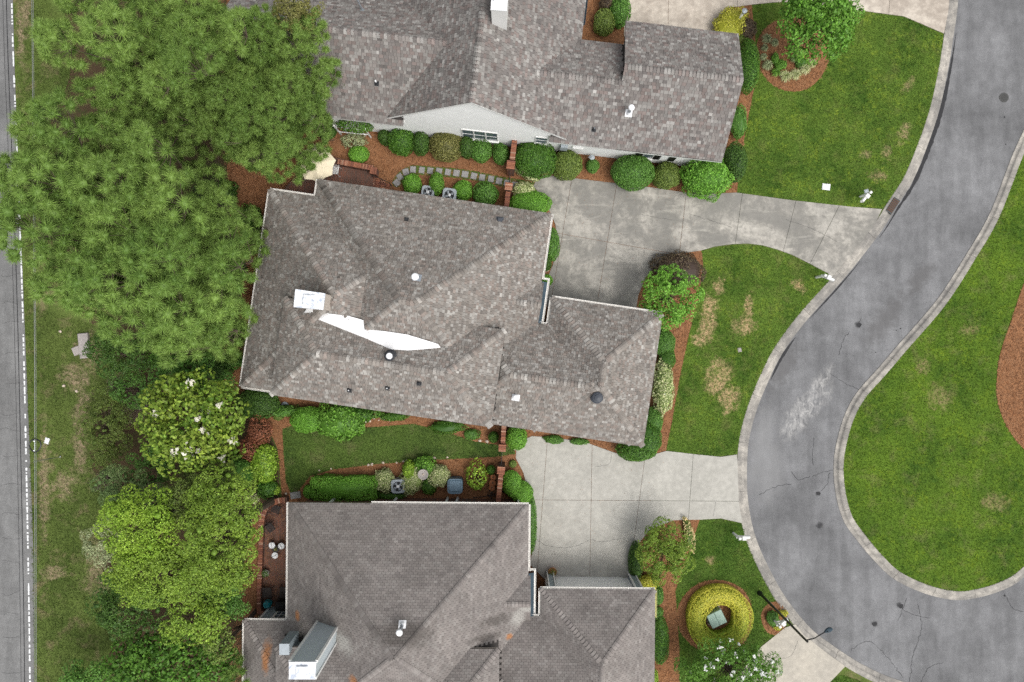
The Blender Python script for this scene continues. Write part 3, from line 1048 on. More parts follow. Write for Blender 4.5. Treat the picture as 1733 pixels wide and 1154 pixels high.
    def shingle(self, A, N, bid, V, F, T):
        u = np.cross([0, 0, 1.0], N); u = u / np.linalg.norm(u)
        v = np.cross(N, u)
        if v[2] < 0: v = -v
        o = A[int(np.argmin(A[:, 2]))]
        q = np.c_[(A - o) @ u, (A - o) @ v]
        u0, v0 = q.min(0); u1, v1 = q.max(0)
        if self.style == 'low': ex, wmin, wmax, th = .14, .24, .24, .009
        elif self.style == 'up': ex, wmin, wmax, th = .17, .13, .27, .017
        else: ex, wmin, wmax, th = .15, .11, .24, .015
        quads = []
        phase = ((o[2] - 3.0) / max(v[2], .05)) % ex
        rows = int((v1 - v0) / ex) + 3
        for r in range(rows):
            a = v0 + r * ex - .04 - phase
            x = u0 - RNG.random() * .3
            if self.style == 'low': x = u0 - (.12 if r % 2 else 0) - .02
            n = int((u1 - u0) / ((wmin + wmax) / 2)) + 6
            ws = wmin + (wmax - wmin) * RNG.random(n)
            xs = x + np.r_[0, np.cumsum(ws)]
            g = .006
            up = np.where(RNG.random(n) < .35, 1, 0) if self.style != 'low' else np.zeros(n)
            for i in range(n):
                quads.append((xs[i] + g, xs[i + 1] - g, a, a + ex + .012, up[i]))
        Q = np.array(quads)
        # 2-D half planes of the (convex) polygon
        c2 = q.mean(0)
        hp = []
        for i in range(len(q)):
            p, s = q[i], q[(i + 1) % len(q)]
            t = s - p
            if np.linalg.norm(t) < 1e-6: continue
            nn = np.array([-t[1], t[0]]) / np.linalg.norm(t)
            if (c2 - p) @ nn < 0: nn = -nn
            hp.append((p, nn))
        cor = np.stack([np.c_[Q[:, 0], Q[:, 2]], np.c_[Q[:, 1], Q[:, 2]], np.c_[Q[:, 1], Q[:, 3]], np.c_[Q[:, 0], Q[:, 3]]], 1)
        sd = np.stack([(cor - p) @ nn for p, nn in hp], 2)
        ins = (sd >= -1e-4).all((1, 2))
        outm = (sd < 0).all(1).any(1)
        part = ~ins & ~outm
        cen = cor.mean(1)
        cw = o + cen[:, :1] * u + cen[:, 1:] * v
        hid = self.top(cw[:, :2], skip=bid) > cw[:, 2] + .12
        col = self.colours(len(Q))
        def emit(poly, row):
            k = len(poly)
            lift = th * (1.0 + .7 * row[4])
            f = (poly[:, 1] - row[2]) / (row[3] - row[2])
            h = .004 + lift * (1 - f)
            base = len(V)
            P3 = o + poly[:, :1] * u + poly[:, 1:] * v + N * h[:, None]
            V.extend(P3)
            F.append(tuple(range(base, base + k)))
            T.append(emit.c)
            lowi = [i for i in range(k) if abs(poly[i, 1] - row[2]) < 1e-5]
            if len(lowi) == 2:
                a, b = lowi
                V.extend([P3[a] - N * h[a], P3[b] - N * h[b]])
                F.append((base + a, base + k, base + k + 1, base + b))
                T.append(emit.c * .8)  # butt edge tinted darker, adding shade to its own colour
        for i in np.nonzero((ins | part) & ~hid)[0]:
            emit.c = col[i]
            poly = cor[i]
            if not ins[i]:
                pp = [p for p in poly]
                for p, nn in hp:
                    o2 = []
                    for a in range(len(pp)):
                        x, y = pp[a], pp[(a + 1) % len(pp)]
                        sx, sy = (x - p) @ nn, (y - p) @ nn
                        if sx >= 0: o2.append(x)
                        if (sx >= 0) != (sy >= 0): o2.append(x + (y - x) * sx / (sx - sy))
                    pp = o2
                    if len(pp) < 3: break
                if len(pp) < 3: continue
                poly = np.array(pp)
            emit(poly, Q[i])
    def cap(self, a, b, bid):
        d = b - a
        L = np.linalg.norm(d)
        if L < .4: return
        d = d / L
        st = .19 if self.style != 'low' else .20
        n = int(L / st)
        mid = a + d * L * .5
        # the two slopes beside the line
        s = np.cross(d, [0, 0, 1.0]); s /= np.linalg.norm(s)
        def drop(x):
            p = mid + s * x
            h = -99
            for A, N, dd, bb in self.pl:
                if bb == bid:
                    z = (dd - p[0] * N[0] - p[1] * N[1]) / N[2]
                    if inside(np.array([p[:2]]), A)[0]: h = max(h, z)
            return (mid[2] - h) if h > -50 else .12 * 1
        hw = .165 if self.style != 'low' else .15
        dl, dr = drop(-hw), drop(hw)
        V, F, T = [], [], []
        col = self.colours(n)
        if self.style != 'low':
            col = col * np.where(RNG.random((n, 1)) < .4, 1.2, 1.02)
        else:
            col = col * 1.12
        for i in range(n):
            p0 = a + d * (i * st); p1 = a + d * (i * st + st * 1.06)
            c = (p0 + p1) / 2
            if self.top(c[None, :2], skip=bid)[0] > c[2] + .10: continue
            h0, h1 = .066, .022
            base = len(V)
            up = np.array([0, 0, 1.0])
            for p, h in ((p0, h0), (p1, h1)):
                V += [p - s * hw - up * (dl - h), p - s * hw * .35 - up * (dl * .35 - h - .006), p + s * hw * .35 - up * (dr * .35 - h - .006), p + s * hw - up * (dr - h)]
            for j in range(3):
                F.append((base + j, base + j + 1, base + j + 5, base + j + 4)); T.append(col[i])
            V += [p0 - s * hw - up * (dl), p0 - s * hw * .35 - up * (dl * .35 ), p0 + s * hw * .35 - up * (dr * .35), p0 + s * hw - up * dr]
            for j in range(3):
                F.append((base + j + 8, base + j + 9, base + j + 1, base + j)); T.append(col[i] * .45)  # step face tinted darker, a shadow line put into the colour
        if F:
            o = mesh("ridge_cap", V, F, self.shmat, self.roof, tint=np.array(T))
            o["kind"] = "stuff"
    def gutter(self, pxa, pxb, z=3.0, mat=None, wid=.11):
        """box gutter hung along an eave, seen from pixel to pixel"""
        a, b = P(*pxa, z), P(*pxb, z)
        self.gutter_w(a, b, mat, wid)
    def gutter_w(self, a, b, mat=None, wid=.11):
        d = b - a; L = np.linalg.norm(d); d = d / L
        s = np.array([-d[1], d[0], 0])
        prof = [(0, -.02), (0, -.13), (wid * .8, -.13), (wid, -.02), (wid - .015, -.02), (wid * .8 - .015, -.115), (.012, -.115), (.012, -.02)]
        v = []
        for p in (a, b):
            v += [p + s * x + np.array([0, 0, z]) for x, z in prof]
        k = len(prof)
        f = [(j, j + k, (j + 1) % k + k, (j + 1) % k) for j in range(k)] + [tuple(reversed(range(k))), tuple(range(k, 2 * k))]
        m = MB().add(v, f)
        for t in np.arange(.4, L, .9):
            c = a + d * t + s * wid * .45 + np.array([0, 0, -.022])
            m.box(c, (.02, wid, .012), math.atan2(d[1], d[0]))
        m.build("gutter", mat or MAT['gutter'], self.root)

MAT['deck'] = plain("roof_deck", (.055, .05, .047), .95, .1, var=.2)
PAL_MID = ([(.205, .185, .165), (.245, .228, .208), (.208, .176, .155), (.170, .153, .138), (.30, .285, .262)], [34, 24, 20, 14, 8])
PAL_UP = ([(.190, .172, .160), (.230, .217, .202), (.182, .15, .138), (.152, .138, .13), (.285, .272, .255)], [34, 24, 18, 16, 7])
PAL_LOW = ([(.222, .200, .186), (.208, .186, .173), (.240, .220, .205), (.190, .170, .160)], [40, 28, 20, 12])
MAT['sh_mid'] = shingle_mat("shingle_mid")
MAT['sh_up'] = shingle_mat("shingle_up")
def lowblob(px, py, rx, ry, an=0, z=5.0):
    k = (CAM_H - z) / FOC
    p = P(px, py, z)
    return (p[0], p[1], rx * k, ry * k, -an)
MAT['sh_low'] = shingle_mat("shingle_low", .42, [
    ([lowblob(877, 1065, 14, 16), lowblob(892, 1048, 18, 6), lowblob(455, 1070, 24, 6), lowblob(585, 1080, 24, 16, .6)], (.40, .39, .36), .75, .8),
    ([lowblob(610, 1145, 8, 22, -.5), lowblob(488, 1062, 5, 9), lowblob(862, 1095, 7, 6), lowblob(438, 1130, 10, 30)], (.40, .17, .06), .8, .6),
    ([lowblob(825, 1085, 30, 7), lowblob(690, 1050, 60, 22), lowblob(840, 1060, 30, 10)], (.07, .062, .055), .6, .8)])

U = 38.0 / FOC                                 # metres per pixel at eave height
# --- the middle house
HM = House("hip_roof_house", (538, 303), 8.4, "brown shingled house with many hips, a white membrane patch and white chimney cap", PAL_MID, MAT['sh_mid'], 'mid', MAT['siding_grey'])
PT = .70
HM.hip(0, 400 * U, -376 * U, 0, 3.0, PT, cut_s=-318 * U)
HM.hip(-78 * U, 250 * U, -366 * U, -29.5 * U, 3.0, PT)
HM.hip(-5 * U, 352 * U, -364.5 * U, -207 * U, 5.1, PT, wz0=2.0)
HM.hip(280 * U, 590 * U, -367 * U, -187 * U, 3.0, PT)
HM.hip(421 * U, 610.5 * U, -367.5 * U, -140 * U, 3.003, PT)
HM.gable_ew(300 * U, 404 * U, -199 * U, -158 * U, -117 * U, 3.0, 3.0 + 41 * U * PT, 3.0, wall=False, endcaps=True, over=.06)
HM.finish()
# --- the lower house: the same plan, an older roof
HL = House("hip_roof_house", (488, 850.5), 0.5, "older dark shingled hip roof house with grey sided chimney beside the brick patio", PAL_LOW, MAT['sh_low'], 'low', MAT['siding_grey'])
PL_ = .672
HL.hip(0, 407 * U, -401 * U, 0, 3.0, PL_, cut_s=-330 * U, wmat=MAT['brick'])
HL.hip(-73 * U, 200 * U, -376 * U, -200 * U, 3.0, PL_)
HL.hip(3 * U, 360 * U, -374 * U, -216 * U, 5.1, PL_, wz0=2.0)
HL.hip(280 * U, 600 * U, -376 * U, -189 * U, 3.0, PL_)
HL.hip(428 * U, 622 * U, -376.5 * U, -142 * U, 3.003, PL_, wmat=MAT['garage_white'])
HL.gable_ew(300 * U, 411 * U, -200 * U, -159 * U, -118 * U, 3.0, 3.0 + 41 * U * PL_, 3.0, wall=False, endcaps=True, over=.06)
HL.finish()
# --- the upper house: gables
HU = House("gable_roof_house", (647, 202), 6.7, "white sided house with a broad south gable and brown shingled wings", PAL_UP, MAT['sh_up'], 'up', MAT['siding_white'])
e1, n1 = HU.en(964, 236)
NS0 = n1 / 2
HU.gable_ns(0, e1, NS0, NS0 + 16, 3.0, 7.33)
# west wing
_, uws = HU.en(640, 208)
zr = 5.9
_, uwr = HU.en(640, 58, zr)
ew0, _ = HU.en(395, 180)
ewx, _ = HU.en(681, 205)
GW = NS0 + .12                                  # gable wall stands just behind the rake
gl, gr_ = HU.en(681, 197, 3.6)[0], HU.en(931, 226, 3.6)[0]
HU.wing(ew0, gl, e1 / 2 - .5, uws, GW + .05, uwr, uwr * 2 - uws, 3.0, zr, 3.0)
# east wing and the higher garage
ee0, ues = HU.en(930, 240)
_, ues = HU.en(1000, 248)
eg0, _ = HU.en(1057, 112, 5.25)
eg1, _ = HU.en(1259, 131, 5.25)
_, uer = HU.en(980, 130, 4.88)
HU.wing(eg0 + .3, gr_, gr_ - 3.2, ues, GW + .05, uer, HU.en(1020, 71, 3.05)[1], 3.0, 4.88, 3.05)
_, ugs = HU.en(1140, 263.5)
_, ugr = HU.en(1156, 122.5, 5.25)
_, ugn = HU.en(1246, 57, 3.25)
HU.gable_ew(eg0, eg1, ugs - .004, ugr, ugn, 2.995, 5.25, 3.25, wall=False, endcaps=False)
HU.finish()

# trim the west-wing roof where the gable wall stands in front of it: the wing stops beside the wall by its own eave return
def ubox(e0, e1_, n0, n1_, z0, z1, name, mat, parent=None):
    m = MB().prism([HU.w(e0, n0, 0)[:2], HU.w(e1_, n0, 0)[:2], HU.w(e1_, n1_, 0)[:2], HU.w(e0, n1_, 0)[:2]], z0, z1)
    return m.build(name, mat, parent or HU.root)

def siding(name, root, house, e0, e1_, n, zfun, mat, step=.14, z0=.15, facing=-1):
    """lapped boards on a wall facing south (-1) or north (+1); zfun(e) is the top"""
    m = MB()
    zmax = max(zfun(e) for e in np.linspace(e0, e1_, 41))
    z = z0
    while z < zmax:
        es = [e for e in np.linspace(e0, e1_, 161) if zfun(e) >= z + step * .5]
        if len(es) >= 2:
            a, b = es[0], es[-1]
            ta, tb = max(a, e0), min(b, e1_)
            lo, hi = n + facing * .034, n + facing * .012
            m.add([house.w(ta, lo, z), house.w(tb, lo, z), house.w(tb, hi, z + step), house.w(ta, hi, z + step), house.w(ta, n, z), house.w(tb, n, z)],
                  [(0, 1, 2, 3), (4, 5, 1, 0)] if facing < 0 else [(3, 2, 1, 0), (0, 1, 5, 4)])
        z += step
    return m.build(name, mat, root)

half = e1 / 2
ztop = lambda e: 7.33 - 4.33 * abs(e - half) / half - .10
gp = [(gl, GW, 0), (gr_, GW, 0), (gr_, GW, ztop(gr_)), (half, GW, ztop(half)), (gl, GW, ztop(gl))]
m = MB().add([HU.w(*p) for p in gp] + [HU.w(p[0], p[1] + .15, p[2]) for p in gp],
             [(0, 1, 2, 3, 4), (9, 8, 7, 6, 5)] + [(i, i + 5, (i + 1) % 5 + 5, (i + 1) % 5) for i in range(5)])
m.build("gable_wall", MAT['siding_white'], HU.root)
siding("siding", HU.root, HU, gl + .02, gr_ - .02, GW, ztop, MAT['siding_white'])
# rake boards
m = MB()
for s in (-1, 1):
    a, b = HU.w(half, NS0 - .012, 7.33 - .015), HU.w(half + s * half, NS0 - .012, 3.0 - .015)
    dn = np.array([0, 0, -.17]); bk = np.array([*HU.n, 0]) * .03
    m.add([a, b, b + dn, a + dn, a + bk, b + bk, b + dn + bk, a + dn + bk], [(0, 1, 2, 3) if s > 0 else (3, 2, 1, 0), (0, 4, 5, 1), (7, 6, 5, 4), (3, 2, 6, 7)])
    c = np.array([*HU.n, 0]) * .14
    m.add([a + dn, b + dn, b + dn + c, a + dn + c], [(0, 1, 2, 3)])
m.build("rake_board", MAT['white_paint'], HU.root)
for e_ in (gl, gr_):
    ubox(e_ - .08, e_ + .04, GW - .035, GW + .02, .1, 3.3, "corner_board", MAT['white_paint'])
ubox(.42, e1 - .42, GW + .2, NS0 + 15.5, 0, 2.88, "wall", MAT['siding_white'])
# wing walls
for a, b, n_, top in ((ew0 + .3, gl, uws + .34, 2.86), (gr_, HU.en(1212, 270)[0], ues + .36, 2.86)):
    ubox(a, b, n_, n_ + .15, 0, top, "wall", MAT['siding_white'])
    siding("siding", HU.root, HU, a, b, n_, lambda e: 2.84, MAT['siding_white'])
ubox(eg1 - .30, eg1 - .16, ugs + .4, ugn - .4, 0, 3.0, "wall", MAT['siding_white'])
ubox(eg0 + .25, eg1 - .3, ugn - .55, ugn - .4, 0, 3.0, "wall", MAT['siding_white'])
ew_g = [(eg1 - .22, ugs + .35, 2.9), (eg1 - .22, ugn - .35, 3.0), (eg1 - .22, ugr, 5.15)]
m = MB().add([HU.w(*p) for p in ew_g] + [HU.w(p[0] - .1, p[1], p[2]) for p in ew_g], [(0, 1, 2), (5, 4, 3), (0, 3, 4, 1), (1, 4, 5, 2), (2, 5, 3, 0)])
m.build("gable_wall", MAT['siding_white'], HU.root)
# dark cheek of the garage roof, facing west over the lower wing, shade put into its colour
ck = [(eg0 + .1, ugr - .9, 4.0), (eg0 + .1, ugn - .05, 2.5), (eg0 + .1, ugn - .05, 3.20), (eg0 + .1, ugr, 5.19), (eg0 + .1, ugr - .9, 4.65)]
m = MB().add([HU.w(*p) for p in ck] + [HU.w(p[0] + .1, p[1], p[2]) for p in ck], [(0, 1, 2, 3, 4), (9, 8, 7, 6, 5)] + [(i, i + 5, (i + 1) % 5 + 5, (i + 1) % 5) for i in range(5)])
m.build("cheek_wall", plain("shaded_cheek", (.085, .082, .085), .9, .15, var=.3, scale=9), HU.root)
# eave boards of the wings
m = MB()
for a, b, n_, z_ in ((ew0, gl + .0, uws, 3.0), (gr_, eg1, ues, 3.0)):
    v = [HU.w(a, n_ - .004, z_ - .02), HU.w(b, n_ - .004, z_ - .02), HU.w(b, n_ - .004, z_ - .17), HU.w(a, n_ - .004, z_ - .17), HU.w(b, n_ + .38, z_ - .16), HU.w(a, n_ + .38, z_ - .16)]
    MB().add(v, [(0, 3, 2, 1), (3, 5, 4, 2)]).build("eave_board", MAT['white_paint'], HU.root)
# windows on the south side
def window(house, e0, e1_, n, z0, z1, lights=1, sill=True):
    fr = house
    m = MB()
    def bx(a, b, c, d, dep0, dep1):
        m.prism([fr.w(a, n - dep1, 0)[:2], fr.w(b, n - dep1, 0)[:2], fr.w(b, n - dep0, 0)[:2], fr.w(a, n - dep0, 0)[:2]], c, d)
    t = .07
    bx(e0, e1_, z1 - t, z1, 0, .06); bx(e0, e1_, z0, z0 + t, 0, .06)
    wd = (e1_ - e0) / lights
    for i in range(lights + 1):
        x = e0 + wd * i
        bx(max(e0, x - t / 2), min(e1_, x + t / 2), z0 + t, z1 - t, 0, .058)
    for i in range(lights):
        bx(e0 + wd * i + t / 2, e0 + wd * (i + 1) - t / 2, (z0 + z1) / 2 - .025, (z0 + z1) / 2 + .025, 0, .045)
    o = m.build("window", MAT['white_paint'], house.root)
    for i in range(lights):
        for zz0, zz1 in ((z0 + t, (z0 + z1) / 2 - .025), ((z0 + z1) / 2 + .025, z1 - t)):
            q = MB().prism([fr.w(e0 + wd * i + t / 2, n - .03, 0)[:2], fr.w(e0 + wd * (i + 1) - t / 2, n - .03, 0)[:2], fr.w(e0 + wd * (i + 1) - t / 2, n, 0)[:2], fr.w(e0 + wd * i + t / 2, n, 0)[:2]], zz0, zz1)
            q.build("pane", MAT['glass'], o)
    if sill:
        m = MB()
        m.prism([fr.w(e0 - .06, n - .13, 0)[:2], fr.w(e1_ + .06, n - .13, 0)[:2], fr.w(e1_ + .06, n, 0)[:2], fr.w(e0 - .06, n, 0)[:2]], z0 - .06, z0)
        m.build("sill", MAT['white_paint'], o)
    return o
a_, b_ = HU.en(782, 228, 1.7)[0], HU.en(842, 236, 1.7)[0]
window(HU, a_, b_, GW - .02, .95, 2.55, 3)
a_, b_ = HU.en(906, 236, 2.3)[0], HU.en(930, 238, 2.3)[0]
window(HU, a_, b_ - .12, GW - .02, 1.6, 2.75, 1)
for px in (1083, 1115, 1141):
    x = HU.en(px, 265, 2.0)[0]
    m = MB().prism([HU.w(x - .19, ues + .28, 0)[:2], HU.w(x + .19, ues + .28, 0)[:2], HU.w(x + .19, ues + .33, 0)[:2], HU.w(x - .19, ues + .33, 0)[:2]], 1.0, 2.6)
    m.build("shutter", MAT['black_metal'], HU.root)
x0, x1 = HU.en(1090, 265, 2.0)[0], HU.en(1108, 266, 2.0)[0]
window(HU, x0, x1, ues + .33, 1.0, 2.6, 1)
# meter box and small sill below the wing eave
xm = HU.en(955, 246, 1.6)[0]
ubox(xm - .2, xm + .2, ues + .10, ues + .35, 1.2, 1.85, "meter_box", MAT['acrylic_grey'])
ubox(xm + .5, xm + 1.1, ues + .18, ues + .35, 1.5, 1.62, "sill", MAT['white_paint'])
# blue-grey gutter along the east eave at the top
HU.gutter_w(HU.w(e1, NS0 + 15, 3.0), HU.w(e1, HU.en(1009, 43)[1], 3.0), MAT['slate_metal'])

# ---- gutters of the middle house
G = HM.gutter_w
w = HM.w
G(w(-78 * U, -366 * U, 3), w(-78 * U, -29.5 * U, 3))
G(w(-78 * U, -29.5 * U, 3), w(0, -29.5 * U, 3))
G(w(0, -29.5 * U, 3), w(0, 0, 3))
G(w(400 * U, 0, 3), w(400 * U, -112 * U, 3))
G(w(421 * U, -140 * U, 3), w(610 * U, -140 * U, 3))
G(w(421 * U, -190 * U, 3), w(421 * U, -140 * U, 3))
G(w(405 * U, -187 * U, 3), w(421 * U, -187 * U, 3))
G(w(-5 * U, -366 * U, 3), w(-78 * U, -366 * U, 3))
G2 = HL.gutter_w
w2 = HL.w
G2(w2(140 * U, 0, 3), w2(407 * U, 0, 3))
G2(w2(0, -200 * U, 3), w2(0, 0, 3))
G2(w2(407 * U, 0, 3), w2(407 * U, -113 * U, 3))
G2(w2(428 * U, -142 * U, 3), w2(622 * U, -142 * U, 3))
G2(w2(428 * U, -190 * U, 3), w2(428 * U, -142 * U, 3))
G2(w2(412 * U, -189 * U, 3), w2(428 * U, -189 * U, 3))
G2(w2(-73 * U, -200 * U, 3), w2(0, -200 * U, 3))
G2(w2(-73 * U, -376 * U, 3), w2(-73 * U, -200 * U, 3))
G2(w2(622 * U, -142 * U, 3), w2(622 * U, -190 * U, 3), plain("mossy_gutter", (.62, .60, .28), .6, .3, var=.3, scale=8))
# dark metal strip and gutter under the entry gables
for H_, e_ in ((HM, 401), (HL, 408)):
    a, b, c, d = H_.w(e_ * U, -116 * U, 3.06), H_.w(e_ * U, -203 * U, 3.06), H_.w((e_ + 9) * U, -203 * U, 2.93), H_.w((e_ + 9) * U, -116 * U, 2.93)
    m = MB().add([a, b, c, d, a - (0, 0, .1), b - (0, 0, .1), c - (0, 0, .1), d - (0, 0, .1)], [(0, 1, 2, 3), (7, 6, 5, 4), (0, 4, 5, 1), (1, 5, 6, 2), (2, 6, 7, 3), (3, 7, 4, 0)])
    m.build("metal_hood", MAT['slate_metal'], H_.root)
    H_.gutter_w(H_.w((e_ + 9) * U, -112 * U, 2.95), H_.w((e_ + 9) * U, -190 * U, 2.95))
    H_.gutter_w(H_.w((e_ - 1) * U, -112 * U, 2.95), H_.w((e_ + 12) * U, -112 * U, 2.95))

# ---- chimneys and what stands on the roofs
def chimney(house, corners, zt, zb, side, capm, label=None, lid=True, sidingm=False):
    tops = [P(x, y, zt)[:2] for x, y in corners]
    body = MB().prism(tops, zb, zt - .06)
    c = body.build("chimney", side, house.root)
    cen = np.mean(tops, axis=0)
    grow = [cen + (t - cen) * 1.05 for t in tops]
    MB().prism(grow, zt - .09, zt).build("cap", capm, c)
    if lid:
        d = tops[1] - tops[0]
        an = math.atan2(d[1], d[0])
        MB().box((*(cen), zt + .07), (.55, .50, .10), an, .03).box((*cen, zt + .01), (.40, .36, .06), an).build("flue_cover", capm, c)
    n = len(tops)
    m = MB()
    if sidingm:
        z = zb
        while z < zt - .15:
            for i in range(n):
                a, b = tops[i], tops[(i + 1) % n]
                t = (b - a) / np.linalg.norm(b - a)
                q = np.array([t[1], -t[0]])
                if q @ (a - cen) < 0: q = -q
                v = [(*(a + q * .022), z), (*(b + q * .022), z), (*(b + q * .003), z + .13), (*(a + q * .003), z + .13)]
                m.add(v, [(0, 1, 2, 3)])
            z += .13
        m.build("siding", side, c)
        m = MB()
        for t in tops:
            q = cen + (t - cen) * 1.02
            m.box((*q, (zb + zt) / 2 - .06), (.12, .12, zt - zb - .08), math.atan2(*(tops[1] - tops[0])[::-1]))
        m.build("corner_trim", MAT['white_paint'], c)
    return c
capsm = (lambda t: t.done(t.mix(t.rng(t.noise(3.2, 6, .7, dist=.8), .5, .62), (.80, .82, .85), (.42, .47, .56)), .35, .5))(NT("galvanised_cap"))
chimney(HM, [(498, 519), (545.5, 523.5), (549, 497), (501, 490)], 7.95, 5.0, MAT['trim_tan'], capsm)
chimney(HL, [(490, 1149), (532, 1149), (534, 1121), (490, 1121)], 9.05, 4.2, plain('chimney_siding', (.44, .49, .51), .6, .3, var=.05, scale=2), capsm, sidingm=True)
chimney(HL, [(473, 1108), (489, 1108), (489, 1090), (473, 1090)], 5.6, 4.0, MAT['siding_grey'], MAT['acrylic_grey'], lid=False)
chimney(HU, [(831, 15), (857, 17), (860, -24), (834, -27)], 8.45, 6.2, MAT['white_paint'], MAT['white_metal'])

# white membrane in the dead valley of the middle roof
low_ch = [(515, 529), (540, 541), (580, 557), (620, 573), (662, 591), (690, 593), (718, 591), (746, 588)]
top_ch = [(524, 519), (560, 531), (590, 534.5), (616, 542), (615, 557), (650, 560), (690, 566), (742, 582)]
def drape(h, ch, lift):
    return [h.hit(x, y) + np.array([0, 0, lift]) for x, y in ch]
lo_p, up_p = [], []
for (a, b) in zip(low_ch, top_ch):
    lo_p.append(HM.hit(*a) + (0, 0, .035)); up_p.append(HM.hit(*b) + (0, 0, .10))
v, f = [], []
for a, b in zip(lo_p, up_p):
    mid = (a + b) / 2
    hz = HM.top(mid[None, :2])[0] + .12
    mid[2] = max(mid[2] - .02, hz)
    v += [a, mid, b]
for i in range(len(lo_p) - 1):
    f += [(3 * i, 3 * i + 3, 3 * i + 4, 3 * i + 1), (3 * i + 1, 3 * i + 4, 3 * i + 5, 3 * i + 2)]
mesh("membrane", v, f, plain("white_membrane", (.80, .80, .80), .55, .3, var=.03, scale=2), HM.root)
# dark membrane at the foot of the lower house's valley
dm = [(668, 1160), (674, 1152), (690, 1149), (712, 1148), (735, 1150), (752, 1150), (760, 1160), (760, 1200), (668, 1200)]
pz = 5.9
MB().prism([P(x, y, pz)[:2] for x, y in dm], pz - .3, pz).build("membrane", MAT['slate_metal'], HL.root)

def vent_pipe(house, px, py, h, r, mat, capr=None, capm=None, lean=None, base=True, basem=None):
    p = house.hit(px, py)
    m = MB().tube([p - (0, 0, .1), p + (0, 0, h)], r, 12)
    o = m.build("vent_pipe", mat, house.root)
    if base:
        N = house.normal_at(p)
        u = np.cross([0, 0, 1.0], N)
        u = u / (np.linalg.norm(u) + 1e-9)
        v_ = np.cross(N, u)
        s = r * 2.1
        q = [p + N * .03 + u * a * s + v_ * b * s for a, b in ((-1, -1.1), (1, -1.1), (1, 1), (-1, 1))]
        MB().add(q + [x - N * .05 for x in q], [(0, 1, 2, 3), (7, 6, 5, 4), (0, 4, 5, 1), (1, 5, 6, 2), (2, 6, 7, 3), (3, 7, 4, 0)]).build("flashing", basem or mat, o)
        MB().lathe([(r * 1.5, -.02), (r * 1.15, .10), (r * 1.05, .12)], p + N * .03, 12).build("collar", basem or mat, o)
    if capr:
        MB().lathe([(capr, 0), (capr, .05), (capr * .8, .10), (.01, .13)], p + (0, 0, h - .02), 14).build("cap", capm or mat, o)
    return o
vent_pipe(HM, 706, 470.5, .75, .10, MAT['lead_metal'], .19, MAT['white_metal'])
vent_pipe(HM, 688, 371.5, .16, .055, MAT['rubber'])
for px, py in ((591.5, 660), (656, 656.5), (709.5, 648.5)):
    vent_pipe(HM, px, py, .20, .06, MAT['rubber'], .035, MAT['white_metal'] if px < 700 else MAT['rubber'])
vent_pipe(HM, 873, 672, .34, .10, MAT['white_metal'], .17, MAT['white_metal'], basem=MAT['white_metal'])
vent_pipe(HL, 681, 1057, .95, .09, MAT['lead_metal'], .17, MAT['white_metal'], basem=MAT['white_metal'])
vent_pipe(HU, 637.5, 141, .30, .06, MAT['rubber'], .06, MAT['white_metal'])
vent_pipe(HU, 613, 17, 1.4, .055, MAT['lead_metal'], basem=MAT['lead_metal'])
vent_pipe(HU, 1005, 219, .22, .06, MAT['rubber'], .035, MAT['lead_metal'])
vent_pipe(HU, 1064, 191, .85, .09, MAT['lead_metal'], .17, MAT['white_metal'], basem=MAT['white_metal'])
def turbine(house, px, py, r, mat, dome):
    p = house.hit(px, py)
    o = MB().lathe([(r * 1.15, -.12), (r * 1.15, .02), (r * .8, .06), (r * .8, .22), (r, .24), (r, .30), (r * .75, .36), (.02, .40)], p, 24).build("attic_vent", mat, house.root, smooth=False)
    MB().lathe([(r * .62, 0), (r * .55, .06), (.02, .10)], p + (0, 0, .36), 20).build("dome", dome, o)
turbine(HM, 661, 602, .27, MAT['rubber'], MAT['white_metal'])
turbine(HM, 1010, 672, .30, MAT['vent_plastic'], MAT['vent_plastic'])
p = HM.hit(846, 372)
N = HM.normal_at(p)
o = MB().box(p + (0, 0, .06), (.30, .26, .16), HM.rz, .05).build("box_vent", MAT['vent_plastic'], HM.root)
MB().box(p + (0, 0, .01) - np.array([*HM.n, 0]) * .02, (.40, .36, .05), HM.rz).build("flashing", MAT['vent_plastic'], o)

# lower house: door under the west wing eave, garage front and its posts
def low_box(e0, e1_, n0, n1_, z0, z1, name, mat, parent=None):
    return MB().prism([HL.w(e0, n0, 0)[:2], HL.w(e1_, n0, 0)[:2], HL.w(e1_, n1_, 0)[:2], HL.w(e0, n1_, 0)[:2]], z0, z1).build(name, mat, parent or HL.root)
wn0 = -200 * U - .38
low_box(-73 * U + .36, -73 * U + .50, wn0 - .02, wn0 + .03, 0, 2.86, "corner_board", MAT['white_paint'])
siding("siding", HL.root, HL, -73 * U + .5, -.4, wn0, lambda e: 2.84, MAT['siding_grey'], facing=1)
d0, d1 = -73 * U + 1.15, -73 * U + 2.05
dr = low_box(d0 - .08, d1 + .08, wn0, wn0 + .05, .05, 2.3, "door", MAT['white_paint'])
for i in range(3):
    for j in range(4):
        x = d0 + .05 + i * .27; z = .55 + j * .42
        low_box(x, x + .22, wn0 + .045, wn0 + .058, z, z + .36, "pane", MAT['glass'], dr)
gn = -142 * U - .38
gd = low_box(428 * U + 1.0, 622 * U - 1.35, gn, gn + .045, 0, 2.35, "garage_door", MAT['garage_white'])
for z in (.5, 1.0, 1.5, 2.0):
    low_box(428 * U + 1.06, 622 * U - 1.41, gn + .044, gn + .056, z - .40, z - .03, "panel", MAT['garage_white'], gd)
